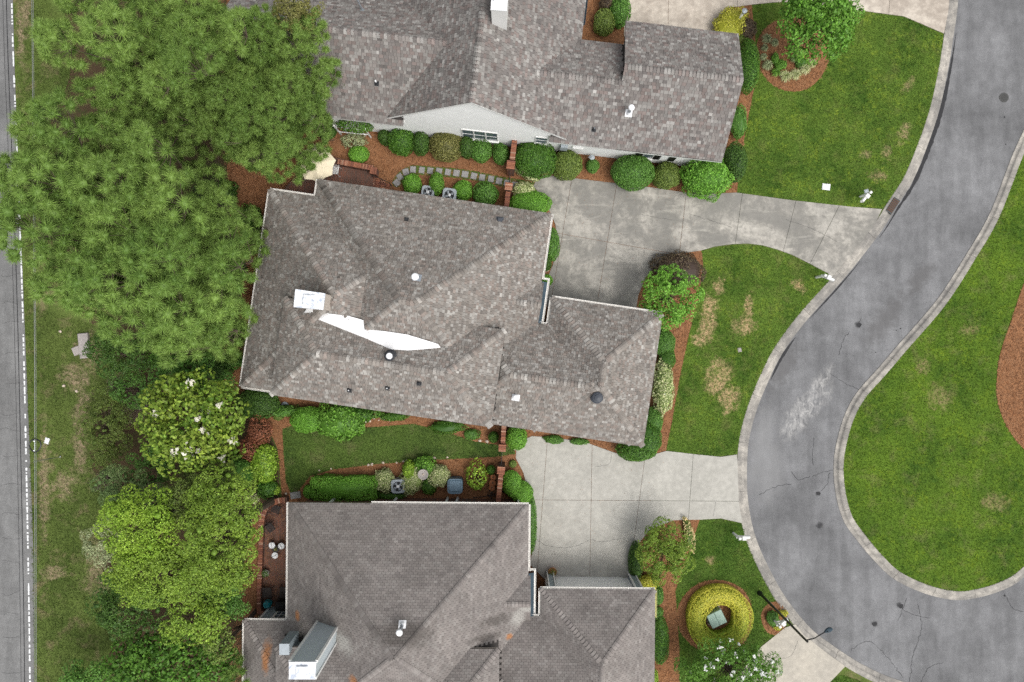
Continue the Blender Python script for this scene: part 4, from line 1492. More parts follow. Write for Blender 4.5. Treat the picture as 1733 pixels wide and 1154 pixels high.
for e0 in (428 * U + .52, 622 * U - 1.0):
    pl_ = low_box(e0, e0 + .34, gn, gn + .34, 0, 2.7, "pilaster", MAT['siding_grey'])
    low_box(e0 - .05, e0 + .02, gn + .30, gn + .40, 0, 2.72, "corner_board", MAT['white_paint'], pl_)
    low_box(e0 + .32, e0 + .39, gn + .30, gn + .40, 0, 2.72, "corner_board", MAT['white_paint'], pl_)
# downspouts and vents on the brick north wall
for e_ in (60, 170, 262, 280, 390):
    low_box(e_ * U - .05, e_ * U + .05, -.36, -.24, .1, 2.8, "downspout", MAT['white_paint'])

# ------------------------------------------------------------------ plants
def unit(v):
    return v / (np.linalg.norm(v, axis=-1, keepdims=True) + 1e-9)

def rnd_dirs(n, zmin=-.2, zmax=1.0):
    z = zmin + (zmax - zmin) * RNG.random(n)
    a = RNG.random(n) * 2 * math.pi
    r = np.sqrt(np.maximum(0, 1 - z * z))
    return np.c_[r * np.cos(a), r * np.sin(a), z]

def tints(n, c1, c2, jit=.16, t=None):
    t = RNG.random((n, 1)) if t is None else np.asarray(t).reshape(-1, 1)
    c = (1 - t) * np.array(c1) + t * np.array(c2)
    return np.clip(c * np.exp(RNG.normal(0, jit, (n, 1))), .002, .95)

def leaf_quads(c, nrm, L, Wd, dirs=None, fold=.25):
    """diamond leaves at c, facing nrm"""
    n = len(c)
    d = dirs if dirs is not None else RNG.normal(size=(n, 3))
    d = unit(d - nrm * np.sum(d * nrm, 1, keepdims=True))
    s = np.cross(nrm, d)
    L = np.broadcast_to(L, n).reshape(-1, 1)
    Wd = np.broadcast_to(Wd, n).reshape(-1, 1)
    v = np.empty((n, 4, 3))
    v[:, 0] = c - d * L * .5
    v[:, 1] = c + s * Wd * .5 + nrm * Wd * fold * .3 + d * L * .05
    v[:, 2] = c + d * L * .5 - nrm * L * .12
    v[:, 3] = c - s * Wd * .5 + nrm * Wd * fold * .3 + d * L * .05
    return v.reshape(-1, 3), np.arange(4 * n).reshape(n, 4)

def lumps(dirs, k, amp, seed):
    r = np.random.default_rng(seed)
    q = unit(r.normal(size=(k, 3)))
    w = r.random(k) * 2 - .8
    d = dirs @ q.T
    return 1 + amp * np.sum(w * np.exp((d - 1) * 9), 1)

PAL = {
    'mid':    ((.060, .150, .022), (.115, .235, .042)),
    'bright': ((.090, .230, .022), (.165, .340, .045)),
    'lime':   ((.150, .270, .024), (.270, .390, .045)),
    'dark':   ((.030, .075, .012), (.075, .145, .024)),
    'deep':   ((.038, .105, .012), (.090, .190, .024)),
    'olive':  ((.085, .135, .024), (.170, .225, .048)),
    'bronze': ((.110, .115, .030), (.200, .190, .060)),
    'varieg': ((.260, .350, .100), (.700, .690, .400)),
    'gold':   ((.360, .380, .030), (.560, .530, .090)),
    'purple': ((.060, .040, .030), (.130, .100, .055)),
    'red':    ((.150, .055, .030), (.330, .130, .070)),
    'blue':   ((.085, .150, .042), (.190, .265, .095)),
    'grey':   ((.190, .230, .110), (.380, .420, .230)),
    'pine':   ((.052, .110, .018), (.205, .305, .068)),
    'magn':   ((.060, .130, .014), (.225, .295, .042)),
    'fern':   ((.075, .180, .020), (.150, .300, .042)),
    'elm':    ((.110, .190, .022), (.215, .310, .040)),
}

PAL = {k: tuple(tuple(x * 1.28 for x in c) for c in v) if k not in ('varieg', 'gold') else v for k, v in PAL.items()}

def core(c, R, seed, mat, tint, amp=.12, k=10, bottom=-.75):
    """a solid core added inside a bush, so that no daylight passes through"""
    v, f = [], []
    nu, nv = 14, 8
    for j in range(nv + 1):
        z = bottom + (1 - bottom) * j / nv
        rr = math.sqrt(max(0, 1 - z * z))
        for i in range(nu):
            a = 2 * math.pi * i / nu
            v.append((rr * math.cos(a), rr * math.sin(a), z))
    v = np.array(v)
    v = v * (lumps(unit(v), k, amp, seed)[:, None]) * R * .86 + c
    for j in range(nv):
        for i in range(nu):
            a, b = j * nu + i, j * nu + (i + 1) % nu
            f.append((a, b, b + nu, a + nu))
    f.append(tuple(reversed(range(nu))))
    return v, f, np.tile(np.array(tint), (len(f), 1))

def ico():
    bm = __import__('bmesh').new()
    __import__('bmesh').ops.create_icosphere(bm, subdivisions=1, radius=1)
    bm.verts.ensure_lookup_table()
    v = np.array([x.co[:] for x in bm.verts]); f = np.array([[y.index for y in x.verts] for x in bm.faces])
    bm.free()
    return v, f
ICO_V, ICO_F = ico()
def balls(cs, rs, tint, jit=.12, flat=.85):
    """many lumpy little balls as one array"""
    n, k = len(cs), len(ICO_V)
    rr = np.asarray(rs).reshape(n, 1, 1) * (1 + RNG.normal(0, jit, (n, k, 1)))
    v = np.asarray(cs)[:, None, :] + ICO_V[None] * rr * np.array([1, 1, flat])
    f = (np.arange(n) * k)[:, None, None] + ICO_F[None]
    t = np.repeat(np.asarray(tint).reshape(n, 1, 3), len(ICO_F), 1)
    return v.reshape(-1, 3), f.reshape(-1, 3), t.reshape(-1, 3)

def shrub(name, px, py, rx, ry, h, pal, label, leaf=.065, dens=1.0, amp=.10, rot=0.0, jit=.45, mat='leaf', cat="shrub", z0=0.0, loose=0.0, flowers=None, box=0.0, group=None):
    """a bush: px,py is its middle in the photograph, rx, ry its half-size there (pixels), h its height (m)"""
    zc = z0 + h * .45
    c = P(px, py, zc)
    k = (CAM_H - z0 - h * .55) / FOC
    R = np.array([rx * k * 1.07, ry * k * 1.07, h * .56])
    seed = int(px * 7 + py * 13)
    leaf = leaf * 1.2
    jit = jit * 1.2
    root = empty(name, (c[0], c[1], z0), label, cat, group)
    area = 4 * math.pi * ((R[0] * R[1]) ** .8 + 2 * (R[0] * R[2]) ** .8) / 3
    n = int(area * 1.05 * dens / (leaf * leaf * .42))
    n = max(200, min(n, 16000))
    d = rnd_dirs(n, -.45, 1)
    soft = not any(w in name for w in ("clipped", "mound", "hedge"))
    lm = lumps(d, 12, amp, seed)
    q2 = unit(np.random.default_rng(seed + 1).normal(size=(46, 3)))
    fine = np.max(d @ q2.T, 1)                       # small sprays standing proud of the outline
    lm = lm * (1 + (.22 if soft else .09) * np.exp((fine - 1) * 40) - (.08 if soft else .03))
    if box:
        q = np.abs(d) ** (1 / (1 + box))
        d2 = np.sign(d) * q
        d2 = d2 / np.max(np.abs(d2), 1, keepdims=True) * (1 - .12 * np.sum(np.abs(d2 / np.max(np.abs(d2), 1, keepdims=True)) > .7, 1, keepdims=True) * .5)
        pos = d2 * lm[:, None]
    else:
        pos = d * lm[:, None]
    dep = 1 - np.abs(RNG.normal(0, .05 + .16 * loose, n)) + loose * .10 * RNG.random(n)
    pos = pos * dep[:, None] * R
    cr_, sr = math.cos(-rot), math.sin(-rot)
    rotm = np.array([[cr_, -sr, 0], [sr, cr_, 0], [0, 0, 1]])
    pos = pos @ rotm.T + c
    nrm = unit(unit(d / R @ rotm.T) + RNG.normal(0, jit, (n, 3)) + np.array([0, 0, .35]))
    keep = pos[:, 2] > z0 + .03
    pos, nrm = pos[keep], nrm[keep]
    n = len(pos)
    sz = leaf * (.7 + .6 * RNG.random(n))
    v, f = leaf_quads(pos, nrm, sz, sz * .62)
    c1, c2 = PAL[pal]
    col = tints(n, c1, c2, .26)
    if not loose:
        cv, cf, ct = core(np.zeros(3), R, seed, None, np.array(c1) * .9, amp)
        cv = cv @ rotm.T + c
        cv[:, 2] = np.maximum(cv[:, 2], z0 + .02)
    o = mesh("foliage", v, f, MAT[mat], root, tint=col)
    if not loose:
        mesh("opaque_core", cv, cf, MAT[mat], root, tint=ct)  # added solid filling that keeps daylight out of the bush
    m = MB()
    for i in range(3):
        a = 2.1 * i + px
        m.tube([(c[0] + .06 * math.cos(a), c[1] + .06 * math.sin(a), z0 - .05), (c[0] + R[0] * .3 * math.cos(a), c[1] + R[1] * .3 * math.sin(a), zc)], [.03, .015], 5)
    if loose:
        for i in range(9):
            dd = rnd_dirs(1, .1, .9)[0] * R * .8
            m.tube([(c[0], c[1], z0), c + dd * .5 + (0, 0, -.1 * h), c + dd], [.025, .016, .006], 4)
    m.build("stems", MAT['bark'], root)
    if flowers:
        nf, fc, fs = flowers
        dd = rnd_dirs(nf, .1, 1)
        pp = (dd * lumps(dd, 12, amp, seed)[:, None] * 1.03 * R) @ rotm.T + c
        fv, ff, fcnt = [], [], 0
        per = 6
        cc = np.repeat(pp, per, 0) + RNG.normal(0, fs * .45, (nf * per, 3))
        v, f = leaf_quads(cc, unit(RNG.normal(0, .5, (nf * per, 3)) + (0, 0, 1)), fs, fs * .8)
        mesh("blossom", v, f, MAT['petal'], root, tint=tints(nf * per, fc, tuple(min(.95, x * 1.15) for x in fc), .06))
    return root

def limb_mesh(base, tops, r0, lean=.0, fork=.55, trunk_top=None):
    m = MB()
    tt = trunk_top
    pts = [np.array(base) - (0, 0, .1), np.array(base) * .6 + np.array(tt) * .4 + RNG.normal(0, .05, 3), np.array(base) * .25 + np.array(tt) * .75 + RNG.normal(0, .05, 3), np.array(tt)]
    m.tube(pts, [r0 * 1.15, r0 * .9, r0 * .62, r0 * .25], 9)
    for t in tops:
        f = fork + (1 - fork) * RNG.random() * .8
        s = np.array(base) * (1 - f) + np.array(tt) * f
        if s[2] > t[2]:
            f = max(.25, min(.95, (t[2] - base[2]) / (tt[2] - base[2] + 1e-6) - .08))
            s = np.array(base) * (1 - f) + np.array(tt) * f
        mid = (s + t) / 2 + (0, 0, .12)
        m.tube([s, mid, t], [r0 * .26, r0 * .16, r0 * .05], 5)
    return m

def pine(px, py, r, ztop, label, nl=40, squash=.55, pal='pine', seed=0, nc=17, light=1.0, needles=210, base=None, bs=1.0):
    """tall pine: crown of needle tufts, px,py,r as seen; ztop its height"""
    zc = ztop - 1.6
    c = P(px, py, zc)
    R = r * (CAM_H - zc) / FOC
    gb = P(*base)[:2] if base else c[:2] * 1.04
    root = empty("pine_tree", (gb[0], gb[1], 0), label, "tree", "pines along the old road")
    rg = np.random.default_rng(seed + 5)
    # boughs: mounds over a dome, in two storeys, each mound a heap of needle balls
    T, ax, cs_, rb, lob = [], [], [], [], []
    for storey, (zo, keep) in enumerate(((0.0, 1.0), (-2.2, .75), (-3.8, .4))):
        mc = []
        for _ in range(900):
            a, q = rg.random() * 2 * math.pi, math.sqrt(rg.random()) * .90
            m_ = np.array([q * math.cos(a) * R, q * math.sin(a) * R])
            if all(np.linalg.norm(m_ - u[0]) > 1.75 * bs for u in mc):
                mc.append((m_, (.80 + .48 * rg.random()) * bs, rg.random() ** 1.5 * 2.2, rg.random()))
        if storey == 0:
            mc = [u for u in mc if rg.random() < .92]
        got = []
        for m_, rm, dz, cm in mc:
            qq = min(1, np.linalg.norm(m_) / R)
            zb = zc + (math.sqrt(max(0, 1 - qq * qq)) - .6) * R * squash * 1.4 + zo - dz
            lob.append(np.array([c[0] + m_[0], c[1] + m_[1], zb]))
            k = 0
            for _ in range(110):
                a, q = rg.random() * 2 * math.pi, math.sqrt(rg.random())
                d2 = np.array([math.cos(a), math.sin(a)]) * q * rm
                xy = m_ + d2
                if np.linalg.norm(xy) > R * .97: continue
                z = zb + math.sqrt(max(0, 1 - q * q)) * rm * 1.35 + rg.normal(0, .10)
                p = np.array([c[0] + xy[0], c[1] + xy[1], z])
                if all(np.linalg.norm(p - g) > .42 * bs for g in got[-80:]) and rg.random() < keep:
                    got.append(p); T.append(p)
                    ax.append(unit(np.array([d2[0] / rm, d2[1] / rm, .9]))); cs_.append(np.clip(.25 + .5 * cm + .25 * rg.random(), 0, 1)); rb.append((.29 + .15 * rg.random()) * bs)
    T, ax, cs_, rb = np.array(T), np.array(ax), np.array(cs_), np.array(rb)
    n, K = len(T), needles
    d = unit(np.repeat(ax, K, 0) * .45 + unit(RNG.normal(size=(n * K, 3))))
    L = np.repeat(rb, K)[:, None] * (.75 + .35 * RNG.random((n * K, 1)))
    st = np.repeat(T, K, 0) + d * L * .25
    L = L * .80
    s = unit(np.cross(d, RNG.normal(size=(n * K, 3)))) * .012
    v = np.empty((n * K, 3, 3))
    v[:, 0] = st - s; v[:, 1] = st + s; v[:, 2] = st + d * L
    c1, c2 = np.array(PAL[pal][0]) * light, np.array(PAL[pal][1]) * light
    tt = np.clip(np.repeat(cs_ * .7, K) + .3 * RNG.random(n * K), 0, 1)
    col = tints(n * K, c1, c2, .14, tt)
    bt = (1 - cs_[:, None] * .7) * c1 + cs_[:, None] * .7 * c2
    bv, bf, btt = balls(T, rb * .50, bt * .9, .2, .9)  # opaque balls added inside the needle tufts so light cannot pass
    vv = np.concatenate([v.reshape(-1, 3), bv])
    ff = np.concatenate([np.arange(3 * n * K).reshape(-1, 3), bf + 3 * n * K])
    crown = mesh("crown", vv, ff, MAT['needle'], root, tint=np.concatenate([col, btt]))
    m = limb_mesh((gb[0], gb[1], 0), lob, .24, trunk_top=(c[0], c[1], ztop - 3.0), fork=.45)
    # twigs that carry the tufts
    idx = rg.choice(n, min(n, 200), replace=False)
    for i in idx:
        j = int(np.argmin(np.linalg.norm(np.array(lob) - T[i], axis=1)))
        m.tube([lob[j] - (0, 0, .15), T[i]], [.022, .010], 3, cap=False)
    m.build("trunk", MAT['bark'], root)
    return root

def tree(name, px, py, rx, ry, ztop, pal, label, leaf=.13, nl=26, dens=1.0, lobe=.30, depth=.5, mat='leaf', flowers=None, seed=0, light=1.0, spike=0.0, zlow=None, group=None, cat="tree", aspect=.55, rot=0.0):
    if leaf < .16: leaf *= .78
    nl, lobe, dens, sep = int(nl * 1.5), lobe * .72, dens * .95, .20
    """broad-leaved tree or tall bush with a lobed, open crown"""
    hgt = min(ztop * .75, max(1.2, (rx + ry) / 2 / 30 * 1.1)) if zlow is None else ztop - zlow
    zc = ztop - hgt * .5
    c = P(px, py, zc)
    kk = (CAM_H - zc) / FOC
    R = np.array([rx * kk, ry * kk, hgt * .5])
    root = empty(name, (c[0], c[1], 0), label, cat, group)
    rg = np.random.default_rng(seed + int(px))
    lob, tries = [], 0
    Rm = (R[0] + R[1]) / 2
    cr_, sr = math.cos(-rot), math.sin(-rot)
    rotm = np.array([[cr_, -sr, 0], [sr, cr_, 0], [0, 0, 1]])
    while len(lob) < nl and tries < 5000:
        tries += 1
        d = unit(rg.normal(size=3))
        if d[2] < -.35: continue
        q = .40 + .58 * rg.random() ** .7
        p = (d * q * R) @ rotm.T + c
        if all(np.linalg.norm(p - u) > Rm * sep for u in lob):
            lob.append(p)
    V, Nn, C, RL, LC = [], [], [], [], []
    for p in lob:
        rl = Rm * lobe * (.75 + .5 * rg.random())
        RL.append(rl)
        n = int(4 * math.pi * rl * rl * .62 * dens / (leaf * leaf * .42))
        d = rnd_dirs(n, -.5, 1)
        lm = lumps(d, 9, .38, int(rg.integers(1e6)))
        dep = 1 - np.abs(RNG.normal(0, .22 * depth, n)) + .10 * RNG.random(n)
        V.append(p + d * rl * (lm * dep)[:, None] * np.array([1.1, 1.1, .75]))
        out = unit(d + .5 * unit(p - c + (0, 0, .3)))
        Nn.append(unit(out * .7 + RNG.normal(0, .6, (n, 3)) + np.array([0, 0, .5])))
        LC.append(rg.random())
        C.append(np.full(n, LC[-1]))
    V, Nn, C = np.concatenate(V), np.concatenate(Nn), np.concatenate(C)
    k = V[:, 2] > .1
    # openings between the sprays
    nh = int(4.5 * R[0] * R[1] * (.13 / leaf) ** .5)
    hc = V[rg.choice(len(V), nh)] + (0, 0, .05)
    hr = .14 + .24 * rg.random(nh) ** 1.5
    for q, r in zip(hc, hr):
        k &= np.sum((V - q) ** 2 * (1, 1, .35), 1) > r * r
    V, Nn, C = V[k], Nn[k], C[k]
    n = len(V)
    sz = leaf * (.7 + .6 * RNG.random(n))
    v, f = leaf_quads(V, Nn, sz, sz * .58)
    c1, c2 = np.array(PAL[pal][0]) * light, np.array(PAL[pal][1]) * light
    col = tints(n, c1, c2, .20, np.clip(.45 * C + .6 * RNG.random(n), 0, 1))
    mesh("crown", v, f, MAT[mat], root, tint=col)
    lc = np.array(LC)[:, None]
    bv, bf, bt = balls(np.array(lob), np.array(RL) * .36, (1 - lc * .5) * c1 + lc * .5 * c2, .22, .72)
    mesh("inner_light_block", bv, bf, MAT[mat], root, tint=bt)  # opaque balls added inside the crown to block light between lobes
    limb_mesh((c[0], c[1], 0), lob, max(.05, min(.2, ztop * .022)), trunk_top=(c[0], c[1], zc + hgt * .25), fork=.35).build("trunk", MAT['bark'], root)
    if flowers:
        nf, fc, fs, per = flowers
        top = np.argsort(-V[:, 2] + RNG.normal(0, hgt * .25, n))[:n // 2]
        ii = RNG.choice(top, nf, replace=False)
        pp = V[ii] + Nn[ii] * .05 + (0, 0, .06)
        cc = np.repeat(pp, per, 0) + RNG.normal(0, fs * .40, (nf * per, 3))
        v, f = leaf_quads(cc, unit(RNG.normal(0, .45, (nf * per, 3)) + (0, 0, 1)), fs, fs * .8)
        mesh("blossom", v, f, MAT['petal'], root, tint=tints(nf * per, fc, tuple(min(.95, x * 1.1) for x in fc), .05))
    return root

def tuft(name, px, py, r, h, pal, label, n=150, w=.022, group=None, cat="plant", z0=.02, tip=None):
    """a clump of arching strap leaves"""
    c = P(px, py, z0 + h * .5)
    c[2] = z0
    R = r * (CAM_H - h * .5) / FOC
    root = empty(name, c, label, cat, group)
    a = RNG.random(n) * 2 * math.pi
    q = R * (.45 + .6 * RNG.random(n))
    hh = h * (.6 + .5 * RNG.random(n))
    ww = w * (.7 + .6 * RNG.random(n))
    ca, sa = np.cos(a), np.sin(a)
    v = np.empty((n, 6, 3))
    for i, (t, zt, wt) in enumerate(((0, 0, .7), (.5, 1.0, 1.0), (1.0, .55, .15))):
        x, y, z = c[0] + ca * q * t, c[1] + sa * q * t, z0 + hh * zt
        v[:, 2 * i] = np.c_[x - sa * ww * wt, y + ca * ww * wt, z]
        v[:, 2 * i + 1] = np.c_[x + sa * ww * wt, y - ca * ww * wt, z]
    b = np.arange(n)[:, None] * 6
    f = np.concatenate([b + np.array([0, 1, 3, 2]), b + np.array([2, 3, 5, 4])])
    t = tints(n, *PAL[pal], .15)
    mesh("leaves", v.reshape(-1, 3), f, MAT['leaf'], root, tint=np.concatenate([t, t]))
    return root

def bare_bush(px, py, r, h, label, mat='twig', n=60):
    c = P(px, py, h * .5)
    R = r * (CAM_H - h * .6) / FOC
    root = empty("bare_shrub", (c[0], c[1], 0), label, "shrub", "bare twiggy shrubs along the roadside thicket")
    m = MB()
    for i in range(n):
        d = rnd_dirs(1, .15, .95)[0]
        e = np.array([c[0], c[1], 0]) + d * np.array([R, R, h])
        s = np.array([c[0], c[1], 0]) + RNG.normal(0, .06, 3) * (1, 1, 0)
        mid = s * .5 + e * .5 + RNG.normal(0, .10, 3)
        m.tube([s, mid, e], [.016, .010, .003], 3, cap=False)
        for _ in range(4):
            t = .35 + .6 * RNG.random()
            b = mid * (1 - t) + e * t
            m.tube([b, b + unit(RNG.normal(size=3) + d * 1.2) * (.15 + .25 * RNG.random())], [.007, .002], 3, cap=False)
    m.build("twigs", MAT[mat], root)
    return root

# --- the pines
pine(180, 68, 118, 12.5, "tall pine at the photo's top by the old road, west of the other pines", 46, seed=1)
pine(325, 55, 105, 12.0, "tall pine at the photo's top edge, middle one of the upper row", 42, seed=2)
pine(465, 85, 98, 9.5, "pine with paler tufts leaning over the upper house's west roof end", 36, seed=3, light=.95, bs=.85, base=(420, 120))
pine(285, 165, 92, 9.0, "dark lower pine wedged between the upper and lower pine groups", 34, seed=4, light=.82, bs=.9)
pine(442, 190, 94, 8.5, "open pine overhanging the cream patio umbrella", 34, seed=5, light=.95, bs=.8, base=(455, 250))
pine(390, 170, 80, 9.0, "pine between the upper row and the patio pine", 28, seed=15, light=.88, bs=.85, base=(420, 200))
pine(88, 265, 105, 12.5, "pine overhanging the old road's white edge line", 40, seed=6, bs=1.12)
pine(215, 315, 108, 11.5, "pine in the middle of the pine group, above the largest pine", 44, seed=7, bs=1.12)
pine(112, 395, 122, 12.5, "large pine reaching across the old road at the left edge", 48, seed=8, light=1.08, bs=1.18)
pine(252, 455, 142, 11.5, "largest pine west of the middle house", 58, seed=9, light=1.1, bs=1.15, base=(372, 490))
pine(318, 540, 76, 8.5, "lower pine south of the largest one, beside the dark thicket", 26, seed=16, light=1.05, bs=1.05, base=(370, 550))
pine(352, 385, 66, 8.5, "small pine crown beside the middle house's west gutter", 26, seed=10, light=.95, base=(392, 420))
tree("cedar_tree", 505, 22, 40, 34, 9.0, 'bronze', "brownish cedar at the top edge beside the upper house's roof", .10, 16, 1.0, .34, seed=3)
# --- broad-leaved trees of the thicket
tree("magnolia_tree", 330, 715, 92, 82, 7.5, 'magn', "large magnolia with white blossoms west of the back lawn", .21, 44, 1.0, .25, .6, 'glossy_leaf', (13, (.86, .82, .70), .24, 7), light=1.05)
tree("green_tree", 325, 640, 70, 34, 4.5, 'mid', "green bushy tree just above the magnolia crown", .12, 20, .9, .34)
tree("lime_tree", 240, 890, 66, 70, 8.0, 'lime', "bright lime tree crown west of the brick patio, upper of two", .12, 34, 1.0, .27)
tree("lime_tree", 270, 970, 82, 56, 8.0, 'elm', "yellow green tree crown below the upper lime crown", .12, 36, 1.0, .27, light=1.05)
tree("elm_tree", 376, 905, 60, 110, 9.0, 'elm', "broad olive green tree overhanging the brick patio", .12, 50, 1.0, .24)
tree("elm_tree", 320, 850, 50, 46, 7.0, 'olive', "dull green tree between the magnolia and the patio tree", .12, 22, .9, .30, light=.9)
tree("yellow_tree", 330, 1052, 62, 36, 6.5, 'elm', "yellowish tree above the dark glossy tree by the lower house", .15, 24, .9, .30, light=1.12)
tree("yellow_tree", 375, 1095, 30, 28, 5.5, 'olive', "small yellow tinged tree at the lower house's west wing", .13, 12, .9, .36, light=1.1)
tree("dark_tree", 215, 1035, 62, 52, 5.0, 'dark', "dark green tree beside the weedy verge, below the lime crowns", .13, 26, 1.0, .30)
tree("glossy_tree", 290, 1118, 105, 56, 5.2, 'deep', "wide dark green glossy leaved tree at the bottom edge", .19, 44, 1.0, .24, .6, 'glossy_leaf')
tree("glossy_tree", 160, 1150, 70, 24, 3.4, 'mid', "low green tree in the bottom left corner by the verge", .15, 16, 1.0, .34)
pine(408, 1132, 24, 5.0, "small pale pine beside the lower house's west wing", 7, seed=12, nc=10, light=1.15)
tree("cypress_tree", 205, 835, 46, 44, 5.0, 'blue', "bluish green cypress at the thicket's edge, below the grey bare shrub", .09, 22, 1.0, .30, light=1.0)
tree("cypress_tree", 265, 850, 36, 30, 4.6, 'blue', "smaller bluish cypress beside the dead twigs", .09, 14, 1.0, .32, light=1.05)
tree("cypress_tree", 185, 920, 40, 42, 4.2, 'grey', "feathery pale cypress reaching over the verge beside the lime crowns", .10, 18, .9, .30)
tree("thicket_tree", 210, 600, 62, 34, 3.4, 'dark', "dark leafy thicket under the largest pine's south edge", .11, 22, 1.0, .32)
tree("thicket_tree", 290, 615, 44, 26, 3.0, 'deep', "dark thicket between the pine and the magnolia", .11, 14, 1.0, .34)
tree("wispy_bush", 178, 725, 40, 70, 2.6, 'olive', "low wispy olive bush along the verge west of the magnolia", .08, 34, .8, .26, cat="shrub", light=.85)
tree("wispy_bush", 255, 790, 40, 34, 3.6, 'mid', "green bush below the magnolia's west side", .11, 16, 1.0, .34, cat="shrub", light=.9)
tree("wispy_bush", 225, 660, 34, 30, 2.6, 'mid', "leafy bush above the grey bare shrubs", .10, 14, 1.0, .36, cat="shrub", light=.8)
tree("wispy_bush", 350, 800, 50, 30, 4.5, 'olive', "olive bush between the magnolia and the patio tree", .11, 18, .9, .32, cat="shrub", light=.8)
tree("wispy_bush", 190, 990, 26, 30, 2.6, 'mid', "grey green bush at the verge below the feathery cypress", .09, 10, 1.0, .36, cat="shrub", light=.8)
tree("wispy_bush", 375, 1015, 50, 30, 5.0, 'mid', "green bush below the patio tree", .12, 16, 1.0, .34, cat="shrub", light=.9)
bare_bush(235, 690, 36, 2.4, "grey bare shrub west of the magnolia", n=90)
bare_bush(200, 655, 20, 2.0, "small grey bare shrub above the wispy olive bush", n=50)
bare_bush(305, 838, 20, 5.2, "dead grey twigs rising between the cypress and the olive bush", n=60)
bare_bush(170, 815, 16, 2.2, "grey bare shrub at the verge above the bluish cypress", n=45)
# under the trees beside the middle house
for i, (x, y, rx, ry, h, p, lb) in enumerate([
    (425, 372, 18, 22, 1.4, 'deep', "dark green shrub beside the middle house's northwest corner"),
    (402, 455, 13, 16, 1.2, 'dark', "small dark shrub west of the middle house's chimney"),
    (396, 560, 14, 18, 1.2, 'dark', "dark shrub under the largest pine's east edge"),
    (390, 610, 22, 14, 1.0, 'mid', "green shrub west of the middle house's southwest gutter"),
    (365, 625, 24, 18, 1.6, 'dark', "dark shrub above the magnolia's top right"),
    (365, 330, 34, 30, 1.6, 'dark', "dark undergrowth shrub below the patio pine")]):
    shrub("shrub", x, y, rx, ry, h, p, lb, .07, .9, .2)
# --- upper house, south bed
S = shrub
S("clipped_shrub", 680, 239, 22, 23, 1.5, 'deep', "round dark green shrub beside the trellis plant, west end of the gable's shrub row")
S("clipped_shrub", 713, 243, 14, 18, 1.4, 'dark', "narrow dark shrub between two round ones under the gable's west half", .06)
S("clipped_shrub", 756, 246, 27, 26, 1.6, 'bronze', "round shrub with bronze tinged leaves in the gable's shrub row", .065)
S("clipped_shrub", 790, 249, 12, 18, 1.5, 'dark', "narrow dark shrub just left of the triple window", .06)
S("clipped_shrub", 814, 254, 18, 19, 1.25, 'mid', "round green shrub below the triple window")
S("clipped_shrub", 848, 261, 13, 17, 1.2, 'mid', "small oval shrub just west of the brick wall by the gable", .055)
S("clipped_shrub", 652, 233, 11, 12, 1.0, 'dark', "small dark shrub between trellis plant and first round shrub", .055)
S("clipped_shrub", 553, 222, 15, 13, 1.0, 'dark', "low dark shrub under the pine by the upper house wall", .06)
S("clipped_shrub", 607, 261, 16, 14, .8, 'bright', "low bright green mound above the brick patio wall", .06)
S("clipped_shrub", 905, 269, 34, 30, 2.0, 'deep', "big glossy green shrub right of the brick wall, above the driveway corner", .06, 1.1)
S("variegated_shrub", 892, 291, 24, 10, .8, 'varieg', "cream flecked low plant at the foot of the big glossy shrub", .06, .9, .2, rot=.5)
S("clipped_shrub", 960, 279, 24, 24, 1.5, 'olive', "round olive green shrub at the driveway's rounded corner", .06, 1.1)
S("clipped_shrub", 1003, 281, 10.5, 11, .8, 'mid', "tiny round shrub by the garden spigot", .05)
S("clipped_shrub", 1071, 292, 34, 28, 1.8, 'mid', "large round shrub left of the small one below the black shutters", .06, 1.1)
S("clipped_shrub", 1128, 297, 22, 22, 1.4, 'olive', "medium round shrub between the two largest ones by the garage wall", .055, 1.1)
S("loose_shrub", 1195, 301, 39, 33, 2.4, 'bright', "largest bright green shrub at the garage corner beside the driveway", .085, 1.0, .16)
S("clipped_shrub", 1243, 276, 19, 30, 1.7, 'dark', "dark upright shrub wrapped round the upper garage's southeast corner", .065)
S("hedge_shrub", 1266, 113, 16, 42, 1.8, 'deep', "tall dark hedge along the upper garage's east end", .065, 1.0, .08)
S("loose_shrub", 1250, 206, 13, 27, 1.0, 'mid', "soft low green shrub east of the upper garage", .08, .9, .2)
S("clipped_shrub", 698, 311, 15, 16, 1.0, 'bright', "first bright round shrub below the stepping stones, west end", .06)
S("clipped_shrub", 739, 311, 12, 18, 1.1, 'fern', "fresh green shrub between the two condensers under the eave", .06)
S("clipped_shrub", 784, 322, 15, 16, 1.0, 'bright', "bright round shrub right of the second condenser", .06)
S("clipped_shrub", 822, 328, 20, 19, 1.2, 'mid', "pale tipped round shrub left of the brick pillar by the stepping stones", .075, 1.0, .14)
S("variegated_shrub", 886, 322, 17, 12, .9, 'varieg', "cream variegated shrub at the stepping stones' east end", .065, 1.0, .2)
S("clipped_shrub", 897, 345, 33, 21, 1.1, 'bright', "smooth bright green mound at the driveway beside the north eave", .05, 1.1, .06)
S("clipped_shrub", 934, 414, 12, 27, 1.0, 'mid', "oval green shrub along the middle house's east wall", .06)
S("clipped_shrub", 925, 446, 8, 12, .8, 'dark', "small dark shrub below the oval one by the east wall", .05)
S("clipped_shrub", 926, 474, 9, 9, .6, 'bright', "tiny green shrub at the entry corner of the middle house", .05)
